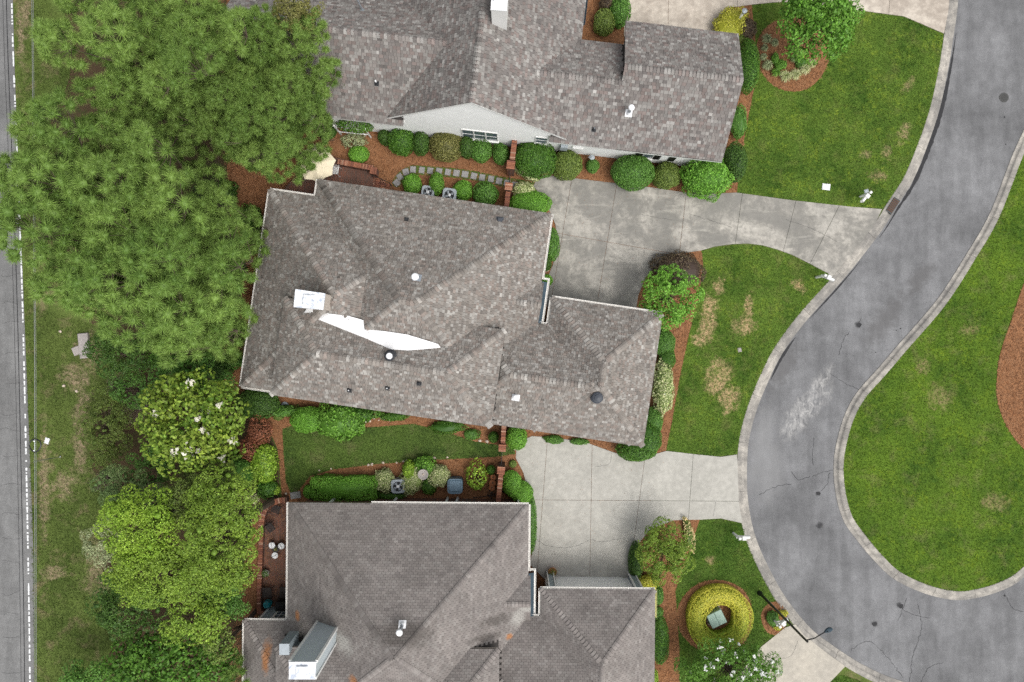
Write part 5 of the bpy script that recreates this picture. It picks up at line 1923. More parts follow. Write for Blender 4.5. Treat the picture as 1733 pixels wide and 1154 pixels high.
# bed beside the middle garage
S("purple_shrub", 1146, 458, 42, 30, 1.3, 'purple', "brown purple shrub at the tip of the driveway bed", .07, 1.0, .16)
tree("small_tree", 1133, 503, 50, 54, 3.6, 'bright', "bright green small tree in the bed beside the middle driveway", .15, 40, 1.1, .24, .6, zlow=1.0)
S("clipped_shrub", 1124, 580, 18, 22, .9, 'mid', "soft green mound just below the small tree by the garage wall", .05)
S("clipped_shrub", 1129, 606, 13, 18, .9, 'deep', "second soft mound along the middle garage's east wall", .05)
S("leafy_shrub", 1122, 656, 17, 42, 1.4, 'varieg', "long pale leafy shrub along the middle garage's east wall", .09, 1.0, .14)
S("clipped_shrub", 1107, 712, 14, 22, .9, 'mid', "smooth green mound between the pale leafy shrub and corner hedge", .05)
S("corner_hedge", 1096, 743, 22, 28, 1.2, 'deep', "dark hedge at the middle garage's southeast corner", .065, 1.0, .1)
S("corner_hedge", 1078, 764, 30, 16, 1.2, 'deep', "rounded hedge end beside the lower driveway under the garage corner", .065, 1.0, .1)
S("clipped_shrub", 874, 741, 17, 19, 1.2, 'bright', "round bright shrub right of the brick wall at the lower driveway's top", .06)
S("ground_cover", 938, 744, 15, 7, .4, 'mid', "low green patch under the garage eave by the lower driveway", .05, 1.0, .2)
S("ground_cover", 980, 747, 14, 5, .4, 'mid', "second low green patch under the garage eave", .05, 1.0, .2)
# strip between the middle and lower houses
S("clipped_shrub", 835, 740, 8, 9, .8, 'deep', "small ball shrub beside the brick wall's upper pier", .045)
S("mound_shrub", 438, 682, 33, 27, 1.6, 'dark', "glossy dark green mound at the middle house's southwest corner", .055, 1.15, .06)
S("clipped_shrub", 522, 710, 29, 21, 1.3, 'bright', "smooth bright green mound under the south eave, west of the leafy bush", .05, 1.1)
S("leafy_shrub", 578, 712, 40, 30, 1.7, 'fern', "fresh green leafy bush spilling from the south eave onto the back lawn", .12, .9, .22)
S("leafy_shrub", 610, 700, 30, 12, 1.2, 'deep', "dark leafy bush under the middle of the south eave", .10, .9, .2)
S("leafy_shrub", 480, 695, 24, 9, 1.0, 'mid', "green shrub under the south eave's west end", .09, .9, .2)
S("ground_cover", 665, 705, 22, 7, .5, 'deep', "low dark plants beside the pale stones under the south eave", .06, .9, .3)
S("ground_cover", 757, 722, 26, 10, .6, 'deep', "dark low plants under the south eave's east half", .06, .9, .3)
S("ground_cover", 798, 736, 12, 8, .4, 'mid', "small green plants where the back lawn narrows", .05, .9, .3)
S("clipped_shrub", 471, 704, 8, 7, .5, 'olive', "little olive plant beside the round stone by the dark mound", .05)
S("maple_shrub", 441, 728, 17, 22, 1.8, 'red', "rust red laceleaf maple below the dark mound", .08, .9, .25, loose=.5)
S("maple_shrub", 425, 760, 16, 20, 1.6, 'red', "second rust red shrub touching the magnolia's east side", .08, .9, .25, loose=.5)
S("fern_shrub", 447, 784, 22, 34, 1.4, 'lime', "lime green ferny shrub at the back lawn's west edge", .11, .9, .25)
S("leafy_shrub", 405, 800, 26, 26, 1.8, 'mid', "green bush between the ferny lime shrub and the magnolia", .10, .9, .25)
S("leafy_shrub", 452, 826, 16, 15, .8, 'deep', "dark green plant beside the curved patio wall", .09, .9, .25)
S("clipped_shrub", 467, 829, 6.5, 8, .5, 'lime', "tiny lime ball by the curved patio wall", .045)
tuft("strap_plant", 425, 842, 15, .7, 'varieg', "pale striped strap leaf plant beside the curved patio wall", 120, .03)
S("box_hedge", 584, 825, 54, 21, 1.15, 'bright', "long clipped hedge block along the lower house's north wall", .05, 1.15, .05, box=.7)
S("clipped_shrub", 523, 832, 9, 11, .7, 'bright', "small ball shrub at the hedge block's west end", .045)
S("variegated_shrub", 651, 812, 16, 19, .9, 'varieg', "cream variegated shrub left of the fan condenser", .07, 1.0, .16)
S("variegated_shrub", 698, 812, 17, 25, 1.0, 'varieg', "tall variegated shrub between the fan condenser and the bird bath", .07, 1.0, .18, rot=.35)
S("leafy_shrub", 693, 795, 12, 14, 1.05, 'lime', "lime green shrub touching the tall variegated one", .07, 1.0, .16)
S("leafy_shrub", 718, 790, 18, 17, .9, 'fern', "fresh green shrub behind the bird bath", .09, .9, .2)
S("leafy_shrub", 726, 822, 12, 14, .6, 'deep', "dark leafy plant below the bird bath", .08, .9, .2)
S("variegated_shrub", 743, 805, 17.5, 18, .9, 'varieg', "round cream variegated shrub left of the covered condenser", .065, 1.0, .14)
S("leafy_shrub", 807, 806, 18, 23, 1.1, 'lime', "open yellow green shrub right of the covered condenser", .12, .7, .25, loose=.5)
S("clipped_shrub", 831, 795, 7, 7.5, .6, 'deep', "tiny dark ball shrub by the brick wall's lower pier", .04)
S("clipped_shrub", 866, 817, 16, 21, 1.1, 'bright', "bright clipped shrub right of the lower brick wall", .05, 1.1)
S("clipped_shrub", 883, 833, 18, 19, .95, 'bright', "smooth bright ball shrub at the lower driveway's edge", .042, 1.15, .04)
S("edge_hedge", 899, 888, 9, 46, .6, 'mid', "low hedge strip between the lower house's east wall and driveway", .055, 1.0, .12)
S("ground_cover", 662, 839, 24, 6, .5, 'deep', "dark strappy plants under the fan condenser by the wall", .07, .9, .3)
S("clipped_shrub", 868, 785, 6, 6, .3, 'olive', "tiny plant at the pale lower driveway's rounded corner", .04)
# right of the lower garage
tree("small_tree", 1124, 932, 44, 55, 3.2, 'elm', "mid green small tree beside the lower driveway", .10, 46, 1.1, .24, .6, zlow=.7, light=.92)
S("edge_hedge", 1076, 950, 12, 32, .8, 'dark', "dark crescent hedge between the lower driveway and the small tree", .06, 1.0, .1)
S("leafy_shrub", 1097, 984, 16, 10, .9, 'gold', "golden shrub under the lower garage's northeast corner", .07, 1.0, .15)
S("leafy_shrub", 1114, 1008, 9, 14, .6, 'mid', "small green shrub east of the lower garage, upper of two", .06, .9, .2)
S("leafy_shrub", 1112, 1037, 9, 11, .6, 'mid', "small green shrub east of the lower garage, lower of two", .06, .9, .2)
S("clipped_shrub", 1117, 1083, 14, 39, 1.1, 'deep', "long glossy hedge shrub along the lower garage's east wall", .06, 1.05, .08)
S("clipped_shrub", 1108, 1150, 6, 16, .6, 'lime', "lime shrub at the bottom edge beside the lower garage", .05)
S("flower_bed", 1166, 905, 7, 24, .45, 'olive', "pale yellow flowers beside the small tree by the lower driveway", .05, .8, .3, flowers=(70, (.82, .66, .36), .07), cat="flowers", rot=-.2)
S("flower_bed", 1155, 935, 5, 14, .35, 'olive', "smaller patch of pale flowers below the first flowers", .05, .8, .3, flowers=(24, (.82, .66, .36), .06), cat="flowers", rot=.3)
tree("crepe_myrtle", 1232, 1134, 88, 52, 3.6, 'fern', "flowering tree with white blossoms at the bottom edge", .12, 40, .9, .24, .7, flowers=(80, (.88, .88, .85), .13, 6), zlow=.8, light=.85)
# golden ring hedge round the utility box
def ring_hedge():
    c = P(1217, 1046, .5)
    k = (CAM_H - .6) / FOC
    ro, ri, h = 56 * k, 23 * k, 1.0
    root = empty("ring_hedge", (c[0], c[1], 0), "golden clipped hedge ring around the green utility box", "hedge")
    n = 17000
    a = RNG.random(n) * 2 * math.pi
    rm, hw = (ro + ri) / 2, (ro - ri) / 2
    b = RNG.random(n) * math.pi * 1.25 - math.pi * .125
    cb, sb = np.cos(b), np.sin(b)
    sq = np.maximum(np.abs(cb) ** 3, np.abs(sb) ** 3) ** (1 / 3)
    wob = 1 + .05 * np.sin(3 * a + 1) + .04 * np.cos(5 * a)
    dep = 1 - np.abs(RNG.normal(0, .04, n))
    r = rm * (1 + .03 * np.sin(2 * a)) + cb / sq * hw * dep * wob * .93
    z = .35 + np.sign(sb) * np.abs(sb) ** .8 * .62 * dep
    pos = np.c_[c[0] + r * np.cos(a), c[1] + r * np.sin(a) * 1.02, np.maximum(z, .04)]
    nr = unit(np.c_[cb * np.cos(a), cb * np.sin(a), sb + .3] + RNG.normal(0, .4, (n, 3)))
    sz = .055 * (.7 + .6 * RNG.random(n))
    v, f = leaf_quads(pos, nr, sz, sz * .65)
    t = np.clip(.62 + .45 * np.sin(a) + RNG.normal(0, .22, n), 0, 1)       # greener and darker towards the south
    mesh("foliage", v, f, MAT['leaf'], root, tint=tints(n, (.24, .40, .028), (.72, .66, .09), .16, t))
    v, f = [], []
    K, Q = 40, 8
    for i in range(K):
        aa = 2 * math.pi * i / K
        for j in range(Q):
            bb = math.pi * j / (Q - 1)
            rr = rm + math.cos(bb) * hw * .86
            v.append((c[0] + rr * math.cos(aa), c[1] + rr * math.sin(aa) * 1.02, .02 + math.sin(bb) * .86))
    for i in range(K):
        for j in range(Q - 1):
            p, q = i * Q + j, ((i + 1) % K) * Q + j
            f.append((p, q, q + 1, p + 1))
    mesh("opaque_core", v, f, MAT['leaf'], root, tint=np.tile([.34, .38, .04], (len(f), 1)))  # solid filling added inside the hedge to stop light
ring_hedge()
# --- top right
S("golden_shrub", 1236, 42, 28, 24, 1.1, 'gold', "golden flecked shrub at the upper garage's northeast corner", .075, .9, .2, rot=-.6)
S("purple_shrub", 1262, 50, 16, 17, 1.0, 'purple', "dusky purple shrub beside the golden one by the upper garage", .07, 1.0, .18)
S("golden_shrub", 1254, 68, 10, 9, .7, 'olive', "small yellow green shrub above the tall dark hedge", .06, 1.0, .18)
S("clipped_shrub", 1022, 38, 17, 20, 1.3, 'olive', "olive shrub in the upper house's corner court", .065, 1.0, .12)
S("clipped_shrub", 1049, 18, 17, 26, 1.4, 'mid', "green shrub left of the stained top driveway", .08, 1.0, .15)
S("purple_shrub", 1026, 6, 12, 12, 1.2, 'purple', "dark brownish shrub at the top edge in the corner court", .07, 1.0, .18)
tree("round_tree", 1381, 38, 66, 62, 5.5, 'bright', "round green tree in the circular lawn bed at the top", .17, 60, 1.15, .22, .6, zlow=1.4, light=.82)
for i, (x, y, r, p, lb) in enumerate([
    (1298, 65, 10, 'grey', "pale grass tuft at the circular bed's upper left"), (1294, 81, 7, 'grey', "small pale tuft below the first in the circular bed"),
    (1292, 96, 7, 'grey', "pale tuft at the circular bed's west edge"), (1299, 110, 10.5, 'grey', "large pale tuft at the circular bed's lower left"),
    (1313, 122, 9, 'fern', "green tuft at the bottom left of the circular bed"), (1329, 128, 12, 'varieg', "cream tuft at the bottom of the circular bed"),
    (1346, 126, 11.5, 'varieg', "cream tuft right of the bottom one in the circular bed"), (1362, 117, 11, 'varieg', "bright cream tuft at the circular bed's lower right"),
    (1374, 107, 9, 'varieg', "cream tuft nearest the tree's lower right in the circular bed"), (1343, 98, 8, 'blue', "bluish tuft in the middle of the circular bed"),
    (1311, 72, 8, 'grey', "pale tuft close under the tree's left side")]):
    tuft("grass_tuft", x, y, r, .42, p, lb, 190, .014, "tufts in the circular lawn bed")
S("leafy_shrub", 1312, 99, 6, 9, .4, 'fern', "small green plant inside the circular bed's tufts", .07, .9, .2)
S("leafy_shrub", 1321, 110, 9, 8, .4, 'fern', "second small green plant inside the circular bed's tufts", .07, .9, .2)
S("leafy_shrub", 1356, 106, 9, 9, .4, 'mid', "green plant below the tree inside the circular bed", .07, .9, .2)
S("leafy_shrub", 1308, 1047, 11, 12, .45, 'mid', "green plant in the mailbox bed beneath the lamp post", .06, .8, .25)
S("flower_bed", 1325, 1038, 7, 5, .3, 'gold', "yellow flowers beside the mailbox beneath the lamp post", .05, .8, .25, cat="flowers")
S("flower_bed", 1316, 1062, 6, 4, .3, 'gold', "yellow flowers at the lower rim of the mailbox bed", .05, .8, .25, cat="flowers")

# ------------------------------------------------------------------ walls, patios, path
BRICK_T = np.array([[.30, .125, .075], [.24, .10, .065], [.34, .17, .11], [.20, .085, .06], [.40, .24, .17]])
def brick_rows(m, T, p0, p1, z, w, bl=.075, h=.07, gap=.012):
    """a rowlock course of loose bricks from p0 to p1, their ends across the wall"""
    d = np.asarray(p1, float)[:2] - np.asarray(p0, float)[:2]
    L = np.linalg.norm(d); d = d / L
    an = math.atan2(d[1], d[0])
    n = int(L / (bl + gap))
    for i in range(n):
        c = np.asarray(p0, float)[:2] + d * ((i + .5) * L / n)
        b = len(m.f)
        m.box((c[0], c[1], z + h / 2 + random.uniform(-.004, .004)), (L / n - gap, w + random.uniform(-.012, .012), h), an, .008)
        T += [BRICK_T[random.choices(range(5), [4, 4, 3, 2, 1])[0]] * random.uniform(.85, 1.15)] * (len(m.f) - b)

def brick_wall(label, pts, z, wid, piers=(), z0=0.0, name="brick_wall"):
    """garden wall through top-view pixels pts (as seen at height z) with a rowlock coping"""
    P3 = [P(x, y, z) for x, y in pts]
    root = empty(name, (*P3[0][:2], z0), label, "wall")
    body, cop, T = MB(), MB(), []
    for a, b in zip(P3[:-1], P3[1:]):
        d = (b - a)[:2]; L = np.linalg.norm(d); an = math.atan2(d[1], d[0])
        c = (a + b) / 2
        body.box((c[0], c[1], (z0 + z - .07) / 2), (L, wid - .05, z - .07 - z0), an)
        brick_rows(cop, T, a, b, z - .07, wid)
    body.build("body", MAT['brick'], root)
    o = mesh("coping", cop.v, cop.f, MAT['brick_solid'], root, tint=np.array(T)); o["kind"] = "stuff"
    for x, y, s, h in piers:
        p = P(x, y, h)
        an = math.atan2(*(P3[-1] - P3[0])[:2][::-1])
        q = MB().box((p[0], p[1], (z0 + h) / 2), (s, s, h - z0), an).build("pier", MAT['brick'], root)
        m, T2 = MB(), []
        dv = np.array([math.cos(an), math.sin(an)]) * (s / 2 + .03)
        brick_rows(m, T2, p[:2] - dv, p[:2] + dv, h, s + .06)
        o = mesh("coping", m.v, m.f, MAT['brick_solid'], q, tint=np.array(T2)); o["kind"] = "stuff"
    return root
brick_wall("brick garden wall running down from the upper gable to its capped pier", [(871, 236), (867, 270)], 1.55, .30, [(864.5, 279, .42, 1.75)])
brick_wall("short brick wall and pier between the stepping stones and the middle house", [(860, 324), (857, 352)], 1.35, .28, [(861, 315.5, .38, 1.55)])
brick_wall("brick wall from the middle house's south eave to its pier by the back lawn", [(853, 716), (851, 752)], 1.5, .26, [(850, 758, .36, 1.6)])
brick_wall("brick wall beside the terracotta pots at the lower house's north wall", [(848, 801), (843, 851)], 1.5, .27, [(848, 796, .38, 1.7)])
brick_wall("low L shaped brick wall edging the umbrella patio", [(571, 273), (631, 284)], .95, .30, [(632, 289, .34, .95)], z0=.2)
# iron gates between the piers
def gate(label, a, b, h):
    A, B2 = P(*a, h), P(*b, h)
    root = empty("iron_gate", (*((A + B2) / 2)[:2], 0), label, "gate")
    m = MB()
    for z in (.25, h):
        m.tube([(*A[:2], z), (*B2[:2], z)], .018, 6)
    m.build("rails", MAT['dark_iron'], root)
    n = 8
    m = MB()
    for i in range(n + 1):
        q = A[:2] + (B2 - A)[:2] * i / n
        m.tube([(*q, .06), (*q, h + .06)], .012, 5)
    m.build("pickets", MAT['dark_iron'], root)
gate("dark iron gate across the stepping stones between two brick piers", (863.5, 288), (862, 309), 1.3)
gate("dark iron gate between the two brick piers at the back lawn's east end", (849.5, 765), (848.5, 789), 1.3)

# the path of stepping stones
strip = [(664, 313), (668, 300), (678, 289), (690, 282), (704, 280), (760, 284), (800, 289), (850, 299), (898, 307), (912, 312), (905, 326), (880, 322), (850, 316), (800, 305), (760, 300), (705, 296), (690, 300), (682, 308), (676, 317)]
path = sheet("path", [tuple(p) for p in spline(W2(strip), 3, True)], .018, MAT['lawn_back'])
tag(blades("grass", [tuple(p) for p in spline(W2(strip), 3, True)], [], MAT['lawn_back'], 260, .05), "green moss and grass between the stepping stones", "grass", None, 'stuff')
for i, (x, y) in enumerate([(671.5, 309.5), (677, 299.5), (687, 291), (699, 287), (714, 288), (728, 289), (743, 290), (758, 291.5), (772.5, 293), (787, 295), (802, 298), (816, 300.5),
                            (831, 303), (844.5, 306.5), (858, 310), (871.5, 313), (885, 315), (898, 318)]):
    c = P(x, y)
    an = math.radians(-9 + [50, 42, 25, 6, 0, 0, 0, -2, 0, 0, -4, 0, 0, -2, 0, 3, 0, -6][i])
    m = MB().box((c[0], c[1], .035), (.36 + random.uniform(-.03, .03), .38, .07), an, .015)
    m.build("stepping_stone", MAT['slate_stone'], path)

# the umbrella patio, raised, with steps at its east end
pat = [(478, 352), (486, 318), (540, 262), (566, 268), (634, 282), (634, 296), (632, 332), (560, 350)]
patio = sheet("patio", W2([(x, y) for x, y in pat]), .30, MAT['brick'], thick=.32)
for i, (xa, xb) in enumerate(((628, 637), (637, 645), (645, 653), (653, 661))):
    z = .26 - i * .06
    q = [(xa, 296 + (xa - 628) * .55), (xb, 296 + (xb - 628) * .55), (xb - 3, 336), (xa - 3, 334)]
    m, T = MB(), []
    m.prism(W2(q), 0, z - .06)
    m.build("step", MAT['brick'], patio)
    m, T = MB(), []
    a, b = P(*[(xa + xb) / 2, q[0][1] + 1])[:2], P(*[(xa + xb) / 2 - 3, 334])[:2]
    brick_rows(m, T, a, b, z - .06, .26, .10, .06)
    o = mesh("tread", m.v, m.f, MAT['brick_solid'], patio, tint=np.array(T)); o["kind"] = "stuff"
rl = empty("iron_railing", P(630, 297, 0), "black iron handrail beside the brick steps", "railing")
m = MB()
pts = [P(629, 296, 1.0), P(645, 303, .95), P(659, 309, .85), P(663, 317, .80)]
m.tube(pts, .022, 6); m.build("handrail", MAT['dark_iron'], rl)
m = MB()
for q in pts:
    m.tube([(q[0], q[1], .0), q], .016, 5)
m.build("posts", MAT['dark_iron'], rl)

def umbrella():
    c = P(533, 274, 2.5)
    root = empty("patio_umbrella", (c[0], c[1], .30), "cream octagonal patio umbrella half under the pine", "umbrella")
    R, n = 1.12, 8
    top = np.array([c[0], c[1], 2.75])
    rim = [np.array([c[0] + R * math.cos(2 * math.pi * (i + .2) / n), c[1] + R * math.sin(2 * math.pi * (i + .2) / n), 2.22]) for i in range(n)]
    for i in range(n):
        a, b = rim[i], rim[(i + 1) % n]
        sag = (a + b) / 2 * .93 + top * .07 + (0, 0, -.02)
        m1 = (top * .5 + a * .5) - (0, 0, .01); m2 = (top * .5 + b * .5) - (0, 0, .01); mm = (top + a + b) / 3 - (0, 0, .045)
        v = [top, m1, a, sag, b, m2, mm]
        v2 = [x - (0, 0, .006) for x in v]
        f = [(0, 1, 6), (0, 6, 5), (1, 2, 3, 6), (6, 3, 4, 5)]
        MB().add(v + v2, f + [tuple(k + 7 for k in reversed(q)) for q in f] + [(2, 9, 10, 3), (3, 10, 11, 4)]).build("canopy_panel", MAT['cream_canvas'], root)
    MB().tube([(c[0], c[1], .32), (c[0], c[1], 2.72)], .024, 8).build("pole", MAT['white_paint'], root)
    MB().lathe([(.26, 0), (.26, .05), (.06, .10), (.04, .25)], (c[0], c[1], .30), 16).build("base", MAT['dark_iron'], root)
    MB().lathe([(.04, 0), (.05, .05), (.01, .10)], (c[0], c[1], 2.73), 10).build("finial", MAT['cream_canvas'], root)
    m = MB()
    for r in rim:
        m.tube([top - (0, 0, .05), r - (0, 0, .02)], .010, 5)
    m.build("ribs", MAT['white_paint'], root)
umbrella()

def chair(label, px, py, rz, mat, z0=.02, s=.46, h=.44, bh=.45, arms=True, group=None):
    c = P(px, py, z0 + h); c[2] = z0
    root = empty("patio_chair", c, label, "chair", group, rz=rz)
    M = np.array(world_matrix(root))
    def put(m, name):
        return mesh(name, loc(M, m.v), m.f, mat, root)
    m = MB()
    for i in range(7):
        m.box((-s / 2 + (i + .5) * s / 7, 0, h), (s / 7 - .018, s, .018))
    m.box((0, s / 2, h), (s, .03, .026)).box((0, -s / 2, h), (s, .03, .026))
    put(m, "seat")
    m = MB()
    for i in range(6):
        x = -s / 2 + (i + .5) * s / 6
        m.tube([(x, s / 2, h + .05), (x, s / 2 + .10, h + bh)], .009, 5)
    m.tube([(-s / 2, s / 2, h), (-s / 2, s / 2 + .11, h + bh), (s / 2, s / 2 + .11, h + bh), (s / 2, s / 2, h)], .016, 6)
    put(m, "backrest")
    for x, y in ((-1, -1), (1, -1), (-1, 1), (1, 1)):
        put(MB().tube([(x * s / 2, y * s / 2, h), (x * s / 2 * 1.1, y * s / 2 * 1.12, 0)], .014, 6), "leg")
    if arms:
        for x in (-1, 1):
            put(MB().tube([(x * s / 2, s / 2 + .05, h + .22), (x * (s / 2 + .03), 0, h + .23), (x * s / 2, -s / 2, h + .19), (x * s / 2, -s / 2, h)], .014, 6), "armrest")
    return root
chair("white wire patio chair beside the cream umbrella", 566, 288, math.radians(-98), MAT['white_paint'], .31)

# the brick patio of the lower house
pat2 = [(441, 852), (455, 842), (486, 842), (492, 852), (492, 1060), (437, 1052), (437, 880)]
patio2 = sheet("patio", W2(pat2), .024, MAT['brick'])
root = empty("curved_brick_wall", P(442, 880, 0), "curved brick seat wall round the patio's upper corner", "wall")
arc = spline([P(x, y, .55)[:2] for x, y in ((484, 846), (470, 848), (456, 855), (447, 865), (442.5, 878), (442, 892))], 5)
body, cop, T = MB(), MB(), []
for a, b in zip(arc[:-1], arc[1:]):
    d = b - a; an = math.atan2(d[1], d[0])
    body.box(((a[0] + b[0]) / 2, (a[1] + b[1]) / 2, .24), (np.linalg.norm(d) + .03, .28, .48), an)
for a, b in zip(arc[:-1:1], arc[1::1]):
    brick_rows(cop, T, a, b, .48, .33, .07)
body.build("body", MAT['brick'], root)
o = mesh("coping", cop.v, cop.f, MAT['brick_solid'], root, tint=np.array(T)); o["kind"] = "stuff"
brick_wall("straight brick edging wall on the lower patio's west side", [(442, 894), (438, 1000)], .42, .26)
brick_wall("brick planter wall around the teal jar", [(438, 1000), (438, 1038), (458, 1039)], .45, .26)

def table_set():
    c = P(466.5, 929.5, .45)
    t = empty("patio_table", (c[0], c[1], .024), "small dark round table between three white stools on the brick patio", "table")
    MB().lathe([(.20, .40), (.22, .42), (.22, .44), (.01, .445)], (c[0], c[1], 0), 24).build("table_top", MAT['dark_iron'], t)
    for i in range(3):
        a = 2.1 * i + .4
        MB().tube([(c[0] + .18 * math.cos(a), c[1] + .18 * math.sin(a), .024), (c[0] + .08 * math.cos(a), c[1] + .08 * math.sin(a), .41)], .016, 6).build("leg", MAT['dark_iron'], t)
    tuft("table_plant", 466.5, 929.5, 4, .18, 'bronze', "little bronze plant on the dark round patio table", 40, .012, z0=.45)
    for x, y, lb in ((460, 923, "white round stool at the patio table's upper left"), (476, 924, "white round stool nearest the house wall at the patio table"), (465, 940, "white round stool at the patio table's lower side")):
        p = P(x, y, .48)
        s = empty("stool", (p[0], p[1], .024), lb, "stool", "white stools at the patio table")
        MB().lathe([(.17, .43), (.19, .45), (.19, .48), (.15, .505), (.01, .51)], (p[0], p[1], 0), 20).build("cushion", MAT['white_metal'], s)
        MB().box((p[0], p[1], .512), (.33, .022, .006), .5 + x).build("seam", MAT['dark_iron'], s)
        for i in range(3):
            a = 2.1 * i
            MB().tube([(p[0] + .15 * math.cos(a), p[1] + .15 * math.sin(a), .024), (p[0] + .10 * math.cos(a), p[1] + .10 * math.sin(a), .44)], .012, 5).build("leg", MAT['dark_iron'], s)
table_set()
chair("dark iron chair inside the curved patio wall", 467, 862, math.radians(70), MAT['dark_iron'])
chair("dark iron chair between the curved wall and the white stools", 457, 893, math.radians(35), MAT['dark_iron'])
chair("dark iron chair above the teal jar", 452, 1003, math.radians(180), MAT['dark_iron'], s=.55)
chair("dark iron armchair under the lower house's west eave", 482, 1003, math.radians(180), MAT['dark_iron'], s=.62)
def pot(name, px, py, r, h, mat, label, plant=None, cat="pot", group=None, prof=None, z0=.02):
    c = P(px, py, z0 + h); c[2] = z0
    root = empty(name, c, label, cat, group)
    pr = prof or [(r * .62, 0), (r * .9, h * .8), (r, h * .86), (r, h), (r * .84, h), (r * .80, h * .85), (.01, h * .82)]
    MB().lathe(pr, c, 20).build("bowl", mat, root, smooth=False)
    MB().lathe([(r * .80, 0), (.01, .012)], c + (0, 0, h * .80), 14).build("soil", MAT['bark'], root)
    if plant:
        v = []
        n = 160
        d = rnd_dirs(n, 0, 1)
        pos = c + (0, 0, h + r * .2) + d * r * 1.15 * (.6 + .5 * RNG.random((n, 1)))
        vv, ff = leaf_quads(pos, unit(d + RNG.normal(0, .4, (n, 3))), .07, .04)
        mesh("plant", vv, ff, MAT['leaf'], root, tint=tints(n, *PAL[plant]))
    return root
pot("potted_plant", 450, 970, .20, .30, MAT['stone_grey'], "small potted plant on the brick patio below the white stools", 'mid')
pot("teal_jar", 450, 1025, .24, .75, MAT['teal_glaze'], "tall teal glazed jar in the brick planter corner", None, "jar",
    prof=[(.13, 0), (.22, .20), (.25, .42), (.22, .60), (.12, .70), (.15, .75), (.11, .75), (.09, .68), (.01, .66)])
tuft("agave", 443, 1043, 6.5, .25, 'varieg', "pale star shaped succulent below the teal jar", 16, .05)
bx0 = P(481, 1022, .3)
g = empty("grill", (bx0[0], bx0[1], .024), "black covered grill under the lower house's west eave", "grill")
MB().box((bx0[0], bx0[1], .45), (.75, .60, .85), 0, .10).build("cover", MAT['black_metal'], g)
MB().box((bx0[0], bx0[1], .90), (.45, .40, .12), 0, .05).build("lid", MAT['black_metal'], g)
pot("potted_plant", 935, 968, .26, .35, MAT['terracotta'], "potted shrub at the lower garage's left pilaster", 'olive')
for x, y, r, lb in ((834.5, 808, .17, "topmost terracotta pot beside the lower brick wall"), (833.5, 817.5, .20, "middle terracotta pot beside the lower brick wall"), (832.5, 825.5, .18, "lowest terracotta pot beside the lower brick wall")):
    pot("terracotta_pot", x, y, r, .30, MAT['terracotta'], lb, None, group="terracotta pots by the brick wall")
# hose heap and dark bucket by the wall
hp = P(832, 838, .2)
h_ = empty("garden_hose", (hp[0], hp[1], .02), "black coiled garden hose beside the lower brick wall", "hose")
m = MB()
pts = [(hp[0] + (.30 - .012 * i) * math.cos(i * .55) + random.uniform(-.03, .03), hp[1] + (.30 - .012 * i) * math.sin(i * .55) + random.uniform(-.03, .03), .05 + .006 * i) for i in range(44)]
m.tube(pts, .018, 5); m.build("coil", MAT['rubber'], h_)
m = MB().tube([pts[0], (hp[0] - .5, hp[1] - .12, .04), (hp[0] - 1.1, hp[1] - .18, .04)], .018, 5); m.build("loose_end", MAT['rubber'], h_)

# condensers
def condenser(label, px, py, s, h, body, top, fan, rz=0.0):
    c = P(px, py, h); c[2] = .02
    root = empty("condenser", c, label, "air conditioner", "condensers beside the houses", rz=rz)
    M = np.array(world_matrix(root))
    def put(m, name, mat, par=root):
        return mesh(name, loc(M, m.v), m.f, mat, par)
    q = []
    r = s * .22
    for cx, cy, a0 in ((1, 1, 0), (-1, 1, 90), (-1, -1, 180), (1, -1, 270)):
        for a in range(0, 91, 30):
            t = math.radians(a0 + a)
            q.append((cx * (s / 2 - r) + r * math.cos(t), cy * (s / 2 - r) + r * math.sin(t)))
    put(MB().prism(q, 0, h - .06), "body", body)
    m = MB()
    for i, a in enumerate(np.linspace(0, 2 * math.pi, 36, endpoint=False)):
        x, y = math.cos(a), math.sin(a)
        k = 1 / (abs(x) ** 5 + abs(y) ** 5) ** .2
        m.box((x * k * s * .505, y * k * s * .505, h * .48), (.02, .02, h * .85), a)
    put(m, "louvres", top)
    lid = put(MB().prism([(x * 1.03, y * 1.03) for x, y in q], h - .06, h), "lid", top)
    if fan:
        k = 28
        rr = s * .36
        put(MB().add([(rr * math.cos(2 * math.pi * i / k), rr * math.sin(2 * math.pi * i / k), h + .004) for i in range(k)], [tuple(range(k))]), "fan_opening", MAT['rubber'], lid)
        for b in range(4):
            a = b * math.pi / 2 + .5
            v = [(.05 * math.cos(a), .05 * math.sin(a), h + .010), (rr * .9 * math.cos(a - .32), rr * .9 * math.sin(a - .32), h + .008), (rr * .94 * math.cos(a + .32), rr * .94 * math.sin(a + .32), h + .022), (.07 * math.cos(a + .8), .07 * math.sin(a + .8), h + .014)]
            put(MB().add(v, [(0, 1, 2, 3)]), "fan_blade", MAT['acrylic_grey'], lid)
        put(MB().lathe([(.09, 0), (.09, .03), (.05, .05), (.01, .055)], (0, 0, h + .004), 16), "hub", MAT['white_metal'], lid)
        m = MB()
        for j in range(3, 9):
            ra = rr * j / 8
            m.tube([(ra * math.cos(t), ra * math.sin(t), h + .035) for t in np.linspace(0, 2 * math.pi, 25)], .003, 4, cap=False)
        put(m, "guard", MAT['rubber'], lid)
    else:
        put(MB().box((0, .02, h + .03), (s * .86, s * .80, .06), 0, .05), "cover", top, lid)
    return root
condenser("grey air conditioner with open fan between cream variegated shrubs", 673.5, 823, .78, .75, MAT['acrylic_grey'], MAT['acrylic_grey'], True, .05)
condenser("blue grey air conditioner with closed top below the lime shrubs", 770, 823, .86, .85, MAT['slate_blue'], MAT['slate_blue'], False)
